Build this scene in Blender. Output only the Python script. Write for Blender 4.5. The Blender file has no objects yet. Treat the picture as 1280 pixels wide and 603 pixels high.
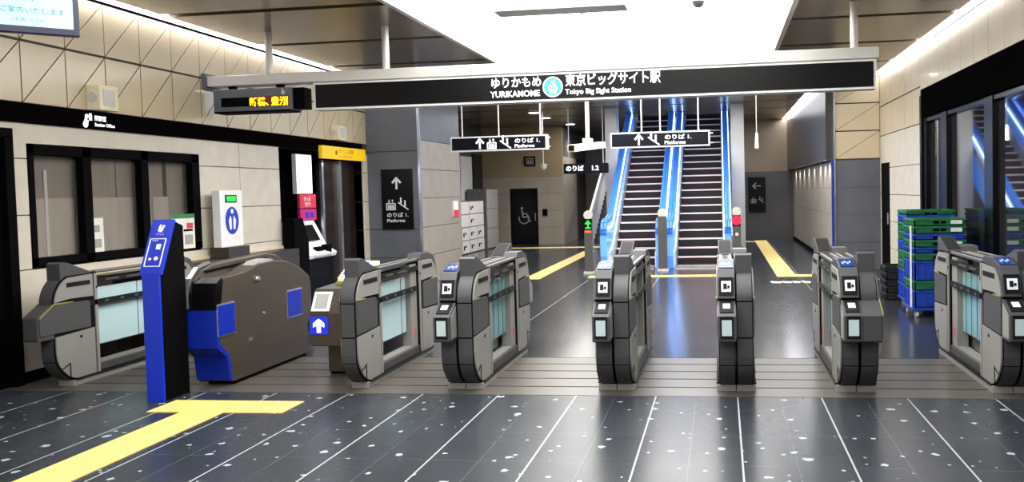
import bpy, bmesh, math, random
from mathutils import Vector, Matrix
random.seed(7)
SC = bpy.context.scene
COL = SC.collection

# ------------------------------------------------------------------ materials
def lin(c):
    return tuple(((v/255)/12.92 if v/255 <= .04045 else (((v/255)+.055)/1.055)**2.4) for v in c)

def mat(name, rgb, rough=.5, metal=0., noise=.08, scale=6., emit=None, es=0., spec=.5, alpha=1., coat=0., bump=0., stretch=(1, 1, 1)):
    m = bpy.data.materials.new(name); m.use_nodes = True
    nt = m.node_tree; b = nt.nodes['Principled BSDF']
    c = lin(rgb)
    tc = nt.nodes.new('ShaderNodeTexCoord'); mp = nt.nodes.new('ShaderNodeMapping')
    mp.inputs['Scale'].default_value = stretch
    nt.links.new(tc.outputs['Object'], mp.inputs['Vector'])
    nz = nt.nodes.new('ShaderNodeTexNoise'); nz.inputs['Scale'].default_value = scale; nz.inputs['Detail'].default_value = 5
    nt.links.new(mp.outputs['Vector'], nz.inputs['Vector'])
    rp = nt.nodes.new('ShaderNodeValToRGB')
    rp.color_ramp.elements[0].position = .3; rp.color_ramp.elements[1].position = .7
    rp.color_ramp.elements[0].color = tuple(v*(1-noise) for v in c)+(1,)
    rp.color_ramp.elements[1].color = tuple(min(1, v*(1+noise)) for v in c)+(1,)
    nt.links.new(nz.outputs['Fac'], rp.inputs['Fac'])
    nt.links.new(rp.outputs['Color'], b.inputs['Base Color'])
    b.inputs['Roughness'].default_value = rough; b.inputs['Metallic'].default_value = metal
    b.inputs['Specular IOR Level'].default_value = spec
    b.inputs['Coat Weight'].default_value = coat; b.inputs['Coat Roughness'].default_value = .08
    b.inputs['Alpha'].default_value = alpha
    if emit:
        b.inputs['Emission Color'].default_value = lin(emit)+(1,); b.inputs['Emission Strength'].default_value = es
    if bump:
        bp = nt.nodes.new('ShaderNodeBump'); bp.inputs['Strength'].default_value = bump; bp.inputs['Distance'].default_value = .01
        nt.links.new(nz.outputs['Fac'], bp.inputs['Height']); nt.links.new(bp.outputs['Normal'], b.inputs['Normal'])
    return m

def glass_mat(name, rgb, clear, rough=.03, tint=(.86, .95, .96)):
    m = bpy.data.materials.new(name); m.use_nodes = True
    nt = m.node_tree; b = nt.nodes['Principled BSDF']; out = nt.nodes['Material Output']
    b.inputs['Base Color'].default_value = lin(rgb)+(1,); b.inputs['Roughness'].default_value = rough
    t = nt.nodes.new('ShaderNodeBsdfTransparent'); t.inputs['Color'].default_value = tint+(1,)
    mx = nt.nodes.new('ShaderNodeMixShader'); mx.inputs['Fac'].default_value = clear
    nt.links.new(b.outputs[0], mx.inputs[1]); nt.links.new(t.outputs[0], mx.inputs[2]); nt.links.new(mx.outputs[0], out.inputs['Surface'])
    return m

def floor_mat(name, base, chips, joint, rough, spec):
    m = bpy.data.materials.new(name); m.use_nodes = True
    nt = m.node_tree; N = nt.nodes; L = nt.links; b = N['Principled BSDF']
    tc = N.new('ShaderNodeTexCoord'); sx = N.new('ShaderNodeSeparateXYZ'); L.new(tc.outputs['Object'], sx.inputs[0])
    def M(op, a, bb=None, c=None):
        n = N.new('ShaderNodeMath'); n.operation = op
        for i, v in enumerate((a, bb, c)):
            if v is None: continue
            if isinstance(v, (int, float)): n.inputs[i].default_value = v
            else: L.new(v, n.inputs[i])
        return n.outputs[0]
    def mix(f, a, c):
        n = N.new('ShaderNodeMix'); n.data_type = 'RGBA'
        for s, v in ((0, f), (6, a), (7, c)):
            if isinstance(v, tuple): n.inputs[s].default_value = v
            elif isinstance(v, (int, float)): n.inputs[s].default_value = v
            else: L.new(v, n.inputs[s])
        return n.outputs[2]
    c = lin(base)
    nz = N.new('ShaderNodeTexNoise'); nz.inputs['Scale'].default_value = 1.2; nz.inputs['Detail'].default_value = 6
    L.new(tc.outputs['Object'], nz.inputs['Vector'])
    colr = mix(nz.outputs['Fac'], tuple(v*.75 for v in c)+(1,), tuple(v*1.25 for v in c)+(1,))
    # fine grain
    n2 = N.new('ShaderNodeTexNoise'); n2.inputs['Scale'].default_value = 90; n2.inputs['Detail'].default_value = 2
    L.new(tc.outputs['Object'], n2.inputs['Vector'])
    colr = mix(M('MULTIPLY', M('GREATER_THAN', n2.outputs['Fac'], .66), .35), colr, tuple(v*3 for v in c)+(1,))
    if chips:
        for sc, lo, w in ((4.2, .62, .085), (9., .86, .10)):
            vo = N.new('ShaderNodeTexVoronoi'); vo.voronoi_dimensions = '2D'; vo.inputs['Scale'].default_value = sc
            wn = N.new('ShaderNodeTexNoise'); wn.inputs['Scale'].default_value = 38
            L.new(tc.outputs['Object'], wn.inputs['Vector'])
            L.new(tc.outputs['Object'], vo.inputs['Vector'])
            sc_ = N.new('ShaderNodeSeparateColor'); L.new(vo.outputs['Color'], sc_.inputs[0])
            rad = M('ADD', M('MULTIPLY', sc_.outputs[1], w), M('MULTIPLY', M('SUBTRACT', wn.outputs['Fac'], .35), .22))
            chip = M('MULTIPLY', M('LESS_THAN', vo.outputs['Distance'], rad), M('GREATER_THAN', sc_.outputs[0], lo))
            colr = mix(M('MULTIPLY', chip, .85), colr, lin((160, 166, 170))+(1,))
    def line(axis, off, pitch, w):
        f = M('FRACT', M('DIVIDE', M('SUBTRACT', sx.outputs[axis], off), pitch))
        d = M('ABSOLUTE', M('SUBTRACT', f, .5))
        return M('GREATER_THAN', d, .5-w/pitch/2)
    fine = M('MAXIMUM', line(0, .3925, .605, .006), line(1, .02, .605, .005))
    colr = mix(M('MULTIPLY', fine, .22), colr, lin((120, 128, 134))+(1,))
    colr = mix(M('MULTIPLY', line(0, .09, joint, .011), .9), colr, lin((160, 163, 165))+(1,))
    L.new(colr, b.inputs['Base Color'])
    r2 = M('ADD', M('MULTIPLY', nz.outputs['Fac'], .10), rough-.05)
    L.new(r2, b.inputs['Roughness'])
    b.inputs['Specular IOR Level'].default_value = spec
    return m

M = {}
M['floor_near'] = floor_mat('terrazzo_near', (42, 46, 51), True, .605, .27, .17)
M['floor_far'] = floor_mat('terrazzo_far', (42, 44, 49), False, 1.21, .19, .5)
M['strip'] = mat('gate_zone_stone', (76, 71, 65), .34, 0, .10, 3, stretch=(.6, 3, 1), spec=.45)
M['strip_gap'] = mat('gate_zone_joint', (48, 45, 42), .5)
M['cream'] = mat('cream_panel', (198, 183, 152), .30, 0, .05, 2, coat=.15)
M['joint'] = mat('dark_joint', (62, 52, 40), .6)
M['stone'] = mat('grey_stone_panel', (196, 188, 173), .45, 0, .07, 5)
M['tile'] = mat('grey_column_tile', (142, 135, 123), .45, 0, .08, 4)
M['skirt'] = mat('pale_steel_skirt', (226, 230, 236), .3, .3, .04)
M['stone_dark'] = mat('slate_panel', (92, 95, 102), .35, 0, .08, 3)
M['slate'] = mat('dark_slate', (76, 74, 72), .4, 0, .1, 2)
M['black'] = mat('black_lacquer', (9, 8, 9), .22, 0, .1, 3, spec=.18)
M['black_matt'] = mat('black_matt', (8, 7, 8), .7, spec=.03)
M['band'] = mat('black_fascia', (9, 6, 7), .6, spec=.0)
M['ceil'] = mat('brown_metal_ceiling', (126, 113, 96), .25, .5, .10, 1.2, stretch=(1, 3, 1))
M['ceil_gap'] = mat('ceiling_gap', (14, 11, 12), .7)
M['white'] = mat('white_paint', (225, 225, 222), .4, 0, .03)
M['beam'] = mat('pale_grey_metal', (200, 198, 192), .3, .1, .03)
M['lum'] = mat('luminous_white', (250, 250, 250), .6, emit=(255, 253, 250), es=7.5)
M['cove'] = mat('cove_light', (250, 250, 250), .6, emit=(246, 246, 255), es=11.)
M['lamp'] = mat('downlight', (250, 250, 250), .6, emit=(255, 250, 240), es=8.)
M['win'] = glass_mat('office_window_glass', (110, 106, 100), .8, .12, (.97, .96, .95))
M['blind'] = mat('grey_blind', (150, 142, 132), .7, 0, .08, 2, stretch=(1, 6, 1))
M['glass_dark'] = mat('dark_mirror_glass', (120, 122, 128), .03, .92, .03)
M['blue'] = mat('signal_blue', (8, 44, 180), .35, 0, .04)
M['blue_dark'] = mat('deep_blue', (8, 34, 142), .35)
M['yellow_tact'] = mat('yellow_tactile', (222, 190, 108), .5, 0, .07, 9, bump=.2)
M['yellow_sign'] = mat('yellow_sign', (240, 196, 10), .4, 0, .08, 2, emit=(240, 190, 10), es=.25)
M['gate_dark'] = mat('gate_charcoal', (58, 58, 60), .5, 0, .04)
M['gate_mid'] = mat('gate_mid_grey', (64, 63, 62), .5, 0, .03)
M['gate_light'] = mat('gate_light_grey', (128, 126, 121), .5, 0, .03)
M['gate_black'] = mat('gate_black', (9, 9, 10), .6, spec=.2)
M['gate_core'] = mat('gate_core_black', (8, 8, 9), .7, spec=.1)
M['gate_trim'] = mat('gate_lime_trim', (128, 128, 62), .5)
M['flap_pale'] = glass_mat('flap_glass_pale', (176, 202, 206), .08)
M['flap_teal'] = glass_mat('flap_glass_teal', (140, 188, 192), .42)
M['screen'] = mat('lit_reader_screen', (150, 165, 165), .2, emit=(175, 190, 190), es=.35)
M['screen_w'] = mat('lit_white_display', (190, 200, 205), .2, emit=(205, 215, 222), es=.5)
M['screen_b'] = mat('lit_blue_display', (22, 40, 90), .2, emit=(25, 60, 150), es=.25)
M['screen_b2'] = mat('lit_blue_marks', (120, 170, 230), .2, emit=(120, 170, 240), es=.6)
M['brown'] = mat('bronze_metal', (72, 63, 54), .38, .35, .08, 4, stretch=(1, 1, 8))
M['brown_dark'] = mat('dark_brown_panel', (52, 43, 36), .4, 0, .1, 3)
M['steel'] = mat('brushed_steel', (200, 203, 208), .25, .85, .05, 8, stretch=(1, 1, 6))
M['rub'] = mat('rubber', (26, 26, 28), .6)
M['step'] = mat('escalator_step', (12, 6, 6), .7, 0, .1, 4)
M['nose'] = mat('step_nosing', (236, 196, 184), .4, 0, .05)
M['esc_blue'] = mat('escalator_blue', (110, 165, 235), .2, 0, .2, 2, emit=(60, 125, 235), es=.75)
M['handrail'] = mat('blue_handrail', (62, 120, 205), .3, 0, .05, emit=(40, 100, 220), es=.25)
M['esc_led'] = mat('escalator_light_strip', (190, 220, 255), .3, emit=(190, 220, 255), es=8.)
M['txt'] = mat('lit_lettering', (245, 245, 245), .4, emit=(250, 250, 255), es=1.2)
M['txt_plain'] = mat('white_lettering', (226, 226, 224), .5)
M['sign_black'] = mat('sign_face_black', (10, 9, 10), .35, spec=.15)
M['sign_navy'] = mat('sign_face_navy', (10, 11, 24), .35, spec=.15)
M['teal'] = mat('lit_teal', (40, 190, 180), .4, emit=(30, 190, 175), es=.4)
M['led'] = mat('led_amber', (250, 190, 20), .4, emit=(255, 190, 10), es=3.)
M['led_red'] = mat('led_board_red', (90, 24, 8), .5, emit=(120, 22, 4), es=.25)
M['green'] = mat('lit_green', (30, 200, 60), .4, emit=(40, 220, 70), es=.8)
M['red'] = mat('lit_red', (215, 25, 55), .4, emit=(220, 20, 55), es=.6)
M['orange'] = mat('lit_orange', (230, 100, 40), .4, emit=(230, 100, 40), es=.5)
M['tv'] = mat('lit_screen_cyan', (170, 225, 235), .3, noise=.1, scale=1.5, emit=(170, 228, 240), es=.75)
M['tv_ink'] = mat('screen_ink', (40, 110, 150), .4, emit=(30, 100, 150), es=.25)
M['tv_frame'] = mat('navy_bezel', (10, 12, 62), .25)
M['led_housing'] = mat('grey_blue_housing', (92, 98, 106), .4, .2)
M['cr_green'] = mat('green_crate', (28, 104, 64), .35, 0, .3, 9)
M['cr_blue'] = mat('blue_crate', (26, 60, 160), .35, 0, .3, 9)
M['label'] = mat('paper_label', (226, 228, 224), .6)
M['paper'] = mat('poster_paper', (222, 222, 212), .6)
M['p_red'] = mat('poster_red', (208, 40, 72), .5)
M['p_mag'] = mat('poster_magenta', (190, 20, 110), .5)
M['p_green'] = mat('poster_green', (30, 120, 60), .5)
M['p_blue'] = mat('poster_blue', (50, 92, 190), .5)
M['p_grey'] = mat('poster_grey', (150, 150, 146), .5)
M['cameo'] = mat('cream_plastic', (226, 218, 182), .4)
M['locker_body'] = mat('locker_carcass', (96, 94, 92), .5)
M['locker'] = mat('white_locker', (226, 220, 214), .4, 0, .03)
M['locker_g'] = mat('grey_locker', (168, 164, 158), .4, 0, .05)
M['tan'] = mat('tan_wall', (142, 124, 96), .4, 0, .07, 3)
M['greywall'] = mat('warm_grey_wall', (150, 140, 126), .4, 0, .08, 3)

# ------------------------------------------------------------------ mesh builder
def root_loc(o):
    p = Vector((0, 0, 0))
    while o is not None:
        p = p + o.location; o = o.parent
    return p

class MB:
    def __init__(s): s.bm = bmesh.new(); s.mi = 0; s.mats = []
    def use(s, m):
        if m not in s.mats: s.mats.append(m)
        s.mi = s.mats.index(m); return s
    def hull(s, ring_a, ring_b):
        a = [s.bm.verts.new(p) for p in ring_a]; b = [s.bm.verts.new(p) for p in ring_b]
        n = len(a); F = []
        for i in range(n):
            j = (i+1) % n; F.append(s.bm.faces.new((a[i], a[j], b[j], b[i])))
        F.append(s.bm.faces.new(list(reversed(a)))); F.append(s.bm.faces.new(b))
        for f in F: f.material_index = s.mi
        return s
    def box(s, x0, x1, y0, y1, z0, z1):
        return s.hull([(x0, y0, z0), (x1, y0, z0), (x1, y1, z0), (x0, y1, z0)], [(x0, y0, z1), (x1, y0, z1), (x1, y1, z1), (x0, y1, z1)])
    def px(s, prof, x0, x1): return s.hull([(x0, y, z) for y, z in prof], [(x1, y, z) for y, z in prof])
    def py(s, prof, y0, y1): return s.hull([(x, y0, z) for x, z in prof], [(x, y1, z) for x, z in prof])
    def pz(s, prof, z0, z1): return s.hull([(x, y, z0) for x, y in prof], [(x, y, z1) for x, y in prof])
    def tube(s, p0, p1, r, n=14, r1=None):
        p0 = Vector(p0); p1 = Vector(p1); d = (p1-p0).normalized()
        u = d.orthogonal().normalized(); v = d.cross(u); r1 = r if r1 is None else r1
        an = [2*math.pi*i/n for i in range(n)]
        return s.hull([p0+u*math.cos(a)*r+v*math.sin(a)*r for a in an], [p1+u*math.cos(a)*r1+v*math.sin(a)*r1 for a in an])
    def ball(s, c, r, n=12):
        mm = Matrix.Translation(c)
        res = bmesh.ops.create_uvsphere(s.bm, u_segments=n*2, v_segments=n, radius=r, matrix=mm)
        for v in res['verts']:
            for f in v.link_faces: f.material_index = s.mi; f.smooth = True
        return s
    def strip(s, pts, x0, x1, t):
        """a plate of thickness t following an open (y,z) profile, grown outward to the left of travel"""
        out = []
        for i, (y, z) in enumerate(pts):
            a = pts[max(0, i-1)]; b = pts[min(len(pts)-1, i+1)]
            d = Vector((b[0]-a[0], b[1]-a[1])).normalized()
            out.append((y-d.y*t, z+d.x*t))
        for i in range(len(pts)-1):
            s.px([pts[i], pts[i+1], out[i+1], out[i]], x0, x1)
        return s
    def poly(s, pts, o, u, v, t):
        o = Vector(o); u = Vector(u); v = Vector(v); n = u.cross(v).normalized()
        return s.hull([o+u*a+v*b for a, b in pts], [o+u*a+v*b+n*t for a, b in pts])
    def rect(s, a0, a1, b0, b1, o, u, v, t): return s.poly([(a0, b0), (a1, b0), (a1, b1), (a0, b1)], o, u, v, t)
    def disc(s, a, b, r, o, u, v, t, n=24, sx=1):
        return s.poly([(a+sx*r*math.cos(2*math.pi*i/n), b+r*math.sin(2*math.pi*i/n)) for i in range(n)], o, u, v, t)
    def seg(s, a, b, w, o, u, v, t):
        dx = b[0]-a[0]; dy = b[1]-a[1]; l = math.hypot(dx, dy); nx = -dy/l*w/2; ny = dx/l*w/2
        return s.poly([(a[0]-nx, a[1]-ny), (b[0]-nx, b[1]-ny), (b[0]+nx, b[1]+ny), (a[0]+nx, a[1]+ny)], o, u, v, t)
    def text(s, body, a, b, size, o, u, v, t, align='LEFT', width=None, bold=0.):
        cu = bpy.data.curves.new('lettering_curve', 'FONT'); cu.body = body; cu.size = size; cu.align_x = align; cu.extrude = 0; cu.offset = bold*size
        cu.resolution_u = 3
        ob = bpy.data.objects.new('lettering_curve', cu); COL.objects.link(ob)
        dg = bpy.context.evaluated_depsgraph_get(); me = bpy.data.meshes.new_from_object(ob.evaluated_get(dg))
        o = Vector(o); u = Vector(u); v = Vector(v); n = u.cross(v).normalized()
        k = 1.
        if width and me.vertices:
            xs = [p.co.x for p in me.vertices]; k = width/max(1e-6, max(xs)-min(xs))
        vs = [s.bm.verts.new(o+u*(a+p.co.x*k)+v*(b+p.co.y)+n*t) for p in me.vertices]
        for p in me.polygons:
            try:
                f = s.bm.faces.new([vs[i] for i in p.vertices]); f.material_index = s.mi
            except ValueError: pass
        bpy.data.objects.remove(ob); bpy.data.meshes.remove(me); bpy.data.curves.remove(cu)
        return s
    def build(s, name, m=None, parent=None, bevel=0., smooth=False, flatlet=False):
        if not flatlet: bmesh.ops.recalc_face_normals(s.bm, faces=s.bm.faces[:])
        if bevel:
            ed = [e for e in s.bm.edges if len(e.link_faces) == 2 and e.calc_face_angle(0) > .6]
            bmesh.ops.bevel(s.bm, geom=ed, offset=bevel, segments=2, affect='EDGES', profile=.6, clamp_overlap=True)
        if smooth:
            for f in s.bm.faces: f.smooth = True
        if parent is not None:
            bmesh.ops.translate(s.bm, verts=s.bm.verts[:], vec=-root_loc(parent))
        me = bpy.data.meshes.new(name); s.bm.to_mesh(me); s.bm.free()
        for q in ([m] if m is not None else s.mats): me.materials.append(q)
        ob = bpy.data.objects.new(name, me); COL.objects.link(ob)
        if parent is not None: ob.parent = parent
        return ob

def thing(name, label, cat, loc, group=None):
    o = bpy.data.objects.new(name, None); COL.objects.link(o); o.location = loc; o.empty_display_size = .1
    tag(o, label, cat, group); return o
def tag(o, label, cat, group=None):
    o['label'] = label; o['category'] = cat
    if group: o['group'] = group
    return o
def struct(o): o['kind'] = 'structure'; return o
def plab(o, l): o['label'] = l; return o
def dup(root, loc, label=None, group=None):
    r = root.copy(); COL.objects.link(r); r.location = loc
    if label: r['label'] = label
    if group: r['group'] = group
    for ch in list(root.children):
        c = ch.copy(); COL.objects.link(c); c.parent = r
        for g in ch.children:
            d = g.copy(); COL.objects.link(d); d.parent = c
    return r
UX, UY, UZ = (1, 0, 0), (0, 1, 0), (0, 0, 1)
NX, NY = (-1, 0, 0), (0, -1, 0)

CEIL = 3.5
XL = -6.0
#@@STRUCT
# ------------------------------------------------------------------ floor
b = MB(); b.use(M['floor_near']).box(-9.5, 4.2, -4, 6.48, -.12, 0)
b.use(M['strip_gap']).box(-9.5, 4.2, 6.48, 7.98, -.12, -.006)
for k in range(5):
    b.use(M['strip']).box(-9.5, 4.2, 6.48+k*.30+.013, 6.48+(k+1)*.30-.013, -.006, 0)
b.use(M['floor_far']).box(-9.5, 4.2, 7.98, 31, -.12, 0)
struct(b.build('floor'))

# ------------------------------------------------------------------ ceiling: metal strips with dark gaps
b = MB()
b.use(M['ceil_gap']).box(-9.5, -3.34, -4, 31, CEIL+.05, CEIL+.15).box(.82, 4.2, -4, 31, CEIL+.05, CEIL+.15)
b.box(-3.34, .82, 18.32, 23.6, CEIL+.05, CEIL+.15).box(-3.34, -2.5, 23.6, 31, CEIL+.05, CEIL+.15).box(.35, .82, 23.6, 31, CEIL+.05, CEIL+.15)
b.box(-3.34, .82, -4, 2, CEIL+.05, CEIL+.15)
# shaft above the escalator opening
b.use(M['black']).box(-2.6, .45, 23.5, 23.6, CEIL+.05, 6).box(-2.6, -2.5, 23.6, 31, CEIL+.05, 6).box(.35, .45, 23.6, 31, CEIL+.05, 6).box(-2.6, .45, 23.5, 31, 6, 6.1)
edges = [8.57+1.95*k for k in range(-6, 12)]
b.use(M['ceil'])
for y0, y1 in zip(edges[:-1], edges[1:]):
    a0, a1 = y0+.085, y1-.065
    ymid = (y0+y1)/2
    segs = []
    lr = ([(-5.78, -3.34)] if y0 < 14 else [(-9.4, -6.06), (-6.06, -3.34)])+[(.82, 2.70 if y0 < 15 else 1.78)] if y0 < 18.3 else [(-9.4, -6.06), (-6.06, -3.34), (-3.34, .82), (.82, 1.78)]
    if y0 < 2: lr.append((-3.34, .82))
    for s0, s1 in lr:
        if y1 > 23.6 and s0 == -3.34:
            b.box(-3.34, -2.5, a0, a1, CEIL, CEIL+.04); b.box(.35, .82, a0, a1, CEIL, CEIL+.04)
            if y0 < 23.6: b.box(-2.5, .35, a0, 23.55, CEIL, CEIL+.04)
        else:
            b.box(s0, s1, a0, a1, CEIL, CEIL+.04)
struct(b.build('ceiling'))

# luminous ceiling panel
t = thing('ceiling_light_panel', 'large glowing white luminous ceiling panel above the ticket gates', 'ceiling light', (-1.26, 9, CEIL))
MB().box(-3.30, .78, 2.0, 18.3, CEIL+.10, CEIL+.14).build('light_diffuser', M['lum'], t)
f = MB()
f.box(-3.36, -3.30, 2, 18.36, CEIL-.004, CEIL+.14).box(.78, .84, 2, 18.36, CEIL-.004, CEIL+.14).box(-3.36, .84, 18.30, 18.36, CEIL-.004, CEIL+.14)
f.build('panel_rim', M['beam'], t)

# ------------------------------------------------------------------ left wall
WT = .14
b = MB()
b.use(M['stone'])
for z0, z1 in ((0, .485), (.495, .975), (.985, 1.452), (1.462, 1.945), (1.955, 2.26)):
    b.box(XL-WT, XL, 6.69, 6.885, z0, z1)
    segs = [(9.415, 10.28), (10.29, 11.28)]
    if z1 < 1: b.box(XL-WT, XL, 6.885, 9.415, z0, z1)
    if z0 > 1.9: b.box(XL-WT, XL, 6.885, 9.415, 2.085, z1)
    for s0, s1 in segs: b.box(XL-WT, XL, s0, s1, z0, z1)
    b.box(XL-WT, XL, 14.08, 14.3, z0, z1)
    b.box(XL-WT, XL, -4, 5.4, z0, z1)
b.use(M['joint']).box(XL-WT-.02, XL-.012, 6.69, 6.885, 0, 2.26).box(XL-WT-.02, XL-.012, 9.415, 11.28, 0, 2.26).box(XL-WT-.02, XL-.012, 6.885, 9.415, 0, .97).box(XL-WT-.02, XL-.012, 14.08, 14.3, 0, 2.26)
# backing for the upper panels and head over door
b.box(XL-WT-.02, XL-.012, -4, 14.3, 2.26, CEIL)
b.use(M['stone']).box(XL-WT, XL, 5.4, 6.69, 2.12, 2.26)
# recess of the fare machine bay
b.use(M['black_matt']).box(-6.75, -6.70, 11.2, 14.2, 0, 2.4).box(-6.75, XL-WT, 11.2, 11.28, 0, 2.4).box(-6.75, XL-WT, 14.08, 14.2, 0, 2.4).box(-6.75, XL-WT, 11.2, 14.2, 2.26, 2.4)
wl = struct(b.build('wall_left'))
# cream panels, in triangles
b = MB()
g = .007; Y0 = 6.87-.53*14
for k in range(28):
    y0 = Y0+.53*k; y1 = y0+.53
    if y1 > 14.35: y1 = 14.3
    if y0 > 14.2: break
    for z0, z1 in ((2.435, 2.975), (2.985, CEIL)):
        q = g
        b.hull([(XL-.02, y0+q, z0+q*2.2), (XL-.02, y1-q*2.2, z1-q), (XL-.02, y0+q, z1-q)], [(XL, y0+q, z0+q*2.2), (XL, y1-q*2.2, z1-q), (XL, y0+q, z1-q)])
        b.hull([(XL-.02, y0+q*2.2, z0+q), (XL-.02, y1-q, z0+q), (XL-.02, y1-q, z1-q*2.2)], [(XL, y0+q*2.2, z0+q), (XL, y1-q, z0+q), (XL, y1-q, z1-q*2.2)])
b.build('upper_panels', M['cream'], wl)
b = MB(); b.box(XL-.02, XL+.03, -4, 12.42, 2.26, 2.43).box(XL-.02, XL+.012, 12.42, 14.08, 2.26, 2.43); b.build('fascia_band', M['band'], wl)
struct(MB().box(XL-.0, XL+.012, 6.69, 7.5, 0, .1).build('baseboard_left', M['black_matt']))
# cove lights (left)
b = MB().box(XL+.02, XL+.15, -4, 14.28, CEIL+.02, CEIL+.05); tag(b.build('cove_light', M['cove']), 'long white cove light strip along the top of the left cream wall', 'cove light')

# door 1: the black door at the far left
d = MB(); d.box(XL-.10, XL-.02, 5.4, 6.69, 0, 2.12); d = struct(d.build('door_1', M['black_matt']))
MB().box(XL-.02, XL+.05, 6.60, 6.69, 0, 2.13).box(XL-.02, XL+.05, 5.4, 5.49, 0, 2.13).box(XL-.02, XL+.05, 5.4, 6.69, 2.12, 2.2).build('door_frame', M['black_matt'], d)

# window 1: three panes in a black frame, blinds behind
w = MB()
fx0, fx1 = XL-.10, XL+.012
for y0, y1 in ((6.89, 6.95), (7.545, 7.655), (8.39, 8.50), (9.27, 9.41)): w.box(fx0, fx1, y0, y1, 1.0, 2.08)
w.box(fx0, fx1, 6.89, 9.41, 1.0, 1.07); w.box(fx0, fx1, 6.89, 9.41, 1.99, 2.08)
w = struct(w.build('window_1', M['black_matt']))
for y0, y1 in ((6.95, 7.545), (7.655, 8.39), (8.50, 9.27)):
    MB().box(XL-.075, XL-.065, y0, y1, 1.07, 1.99).build('window_pane', M['win'], w)
b = MB()
for y0, y1 in ((6.9, 7.58), (7.66, 8.16), (8.18, 8.42), (8.5, 8.92), (9.0, 9.4)): b.use(M['blind']).box(XL-.135, XL-.125, y0, y1, 1.0, 2.07)
b.use(mat('pale_blind', (196, 188, 178), .7, 0, .08, 2, stretch=(1, 6, 1))).box(XL-.125, XL-.118, 6.96, 8.7, 1.0, 1.60).box(XL-.125, XL-.118, 8.74, 9.0, 1.0, 1.60).use(M['white']).box(XL-.118, XL-.112, 7.2, 7.235, 1.0, 1.86)
b.build('blind', None, w)
b = MB(); b.box(XL, XL+.035, 7.4, 11.27, .865, .9); struct(b.build('trim_1', mat('sill_beige', (205, 190, 160), .5)))

# counter front (dark brown) under the window
t = thing('counter', 'low dark brown counter front running under the office window', 'counter', (-5.86, 9.5, 0))
MB().box(XL+.005, -5.74, 7.55, 11.25, .1, .862).build('counter_front', M['brown_dark'], t)
MB().box(XL+.005, -5.78, 7.55, 11.25, 0, .1).build('toe_kick', M['black_matt'], t)

# column between the office and the lockers
b = MB()
b.use(M['stone_dark'])
for z0, z1 in ((0, .48), (.49, .97), (.98, 2.3), (2.31, CEIL)):
    b.box(XL-.3, -5.10, 14.3, 14.36, z0, z1)
b.use(M['tile'])
for i in range(5): b.box(-5.16, -5.07, 14.36, 16.6, i*.5, i*.5+.49)
b.use(M['stone_dark']).box(-5.16, -5.07, 14.36, 16.6, 2.5, CEIL)
b.use(M['joint']).box(XL-.3, -5.11, 14.33, 16.58, 0, CEIL)
b.use(M['steel']).box(-5.10, -5.065, 14.295, 14.36, 0, CEIL)
struct(b.build('trim_2'))

# ------------------------------------------------------------------ back left: walls behind the column
b = MB()
b.use(M['slate']).box(-7.24, -7.1, 16.6, 25.5, 0, CEIL)
b.use(M['white']).box(-7.1, -7.06, 23.2, 24.3, 0, 2.6)
b.use(M['black']).box(-7.1, -7.06, 24.4, 25.4, 0, 2.7)
struct(b.build('wall_back_left'))
b = MB()
b.use(M['tan']).box(-7.24, -4.65, 25.5, 25.62, 2.02, CEIL)
b.use(M['greywall'])
for i in range(4):
    z0 = i*.505
    b.box(-7.24, -6.27, 25.5, 25.62, z0, z0+.497).box(-5.42, -4.65, 25.5, 25.62, z0, z0+.497)
b.box(-6.27, -5.42, 25.5, 25.62, 1.68, 2.012)
b.use(M['joint']).box(-7.24, -6.27, 25.52, 25.6, 0, 2.1).box(-5.42, -4.66, 25.52, 25.6, 0, 2.1)
struct(b.build('wall_far_left'))
b = MB()
b.use(M['greywall'])
for y0 in (25.62, 26.4, 27.2): b.box(-4.77, -4.65, y0, y0+.77, 0, 2.6)
b.use(M['slate']).box(-4.77, -4.65, 25.62, 30, 2.6, CEIL)
b.use(M['joint']).box(-4.76, -4.67, 25.62, 30, 0, 2.6)
struct(b.build('wall_far_side'))
b = MB(); b.use(M['slate']).box(-4.77, .5, 30, 30.12, 0, CEIL)
struct(b.build('wall_back'))
# toilet door
d = MB(); d.box(-6.25, -5.44, 25.53, 25.60, 0, 1.66); d = struct(d.build('door_2', M['black']))
o = (-5.86, 25.528, .80)
b = MB()
for i in range(20):
    a0 = math.radians(-200+i*13); a1 = math.radians(-200+(i+1)*13)
    b.seg((.15*math.cos(a0), .15*math.sin(a0)-.03), (.15*math.cos(a1), .15*math.sin(a1)-.03), .03, o, UX, UZ, .004)
b.seg((-.06, .22), (-.03, .02), .035, o, UX, UZ, .004).seg((-.03, .02), (.12, .02), .035, o, UX, UZ, .004).seg((.12, .02), (.19, -.13), .035, o, UX, UZ, .004).seg((-.045, .12), (.08, .12), .03, o, UX, UZ, .004).disc(-.06, .28, .04, o, UX, UZ, .004)
b.build('wheelchair_symbol', M['p_grey'], d)
MB().box(-5.52, -5.50, 25.49, 25.53, .7, .95).build('door_handle', M['steel'], d)
t = thing('toilet_sign', 'small black square toilet sign high on the wall above the black door', 'sign', (-5.63, 25.49, 2.47))
MB().box(-5.80, -5.46, 25.46, 25.5, 2.33, 2.62).build('sign_panel', M['sign_black'], t)
o = (-5.63, 25.458, 2.475); b = MB()
b.rect(-.11, -.09, -.09, .09, o, UX, UZ, .003).rect(.09, .11, -.09, .09, o, UX, UZ, .003).rect(-.11, .11, .075, .095, o, UX, UZ, .003).rect(-.11, .11, -.095, -.075, o, UX, UZ, .003)
for s in (-.04, .04): b.disc(s, .04, .02, o, UX, UZ, .003).poly([(s-.03, -.06), (s+.03, -.06), (s+.02, .015), (s-.02, .015)], o, UX, UZ, .003)
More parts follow.
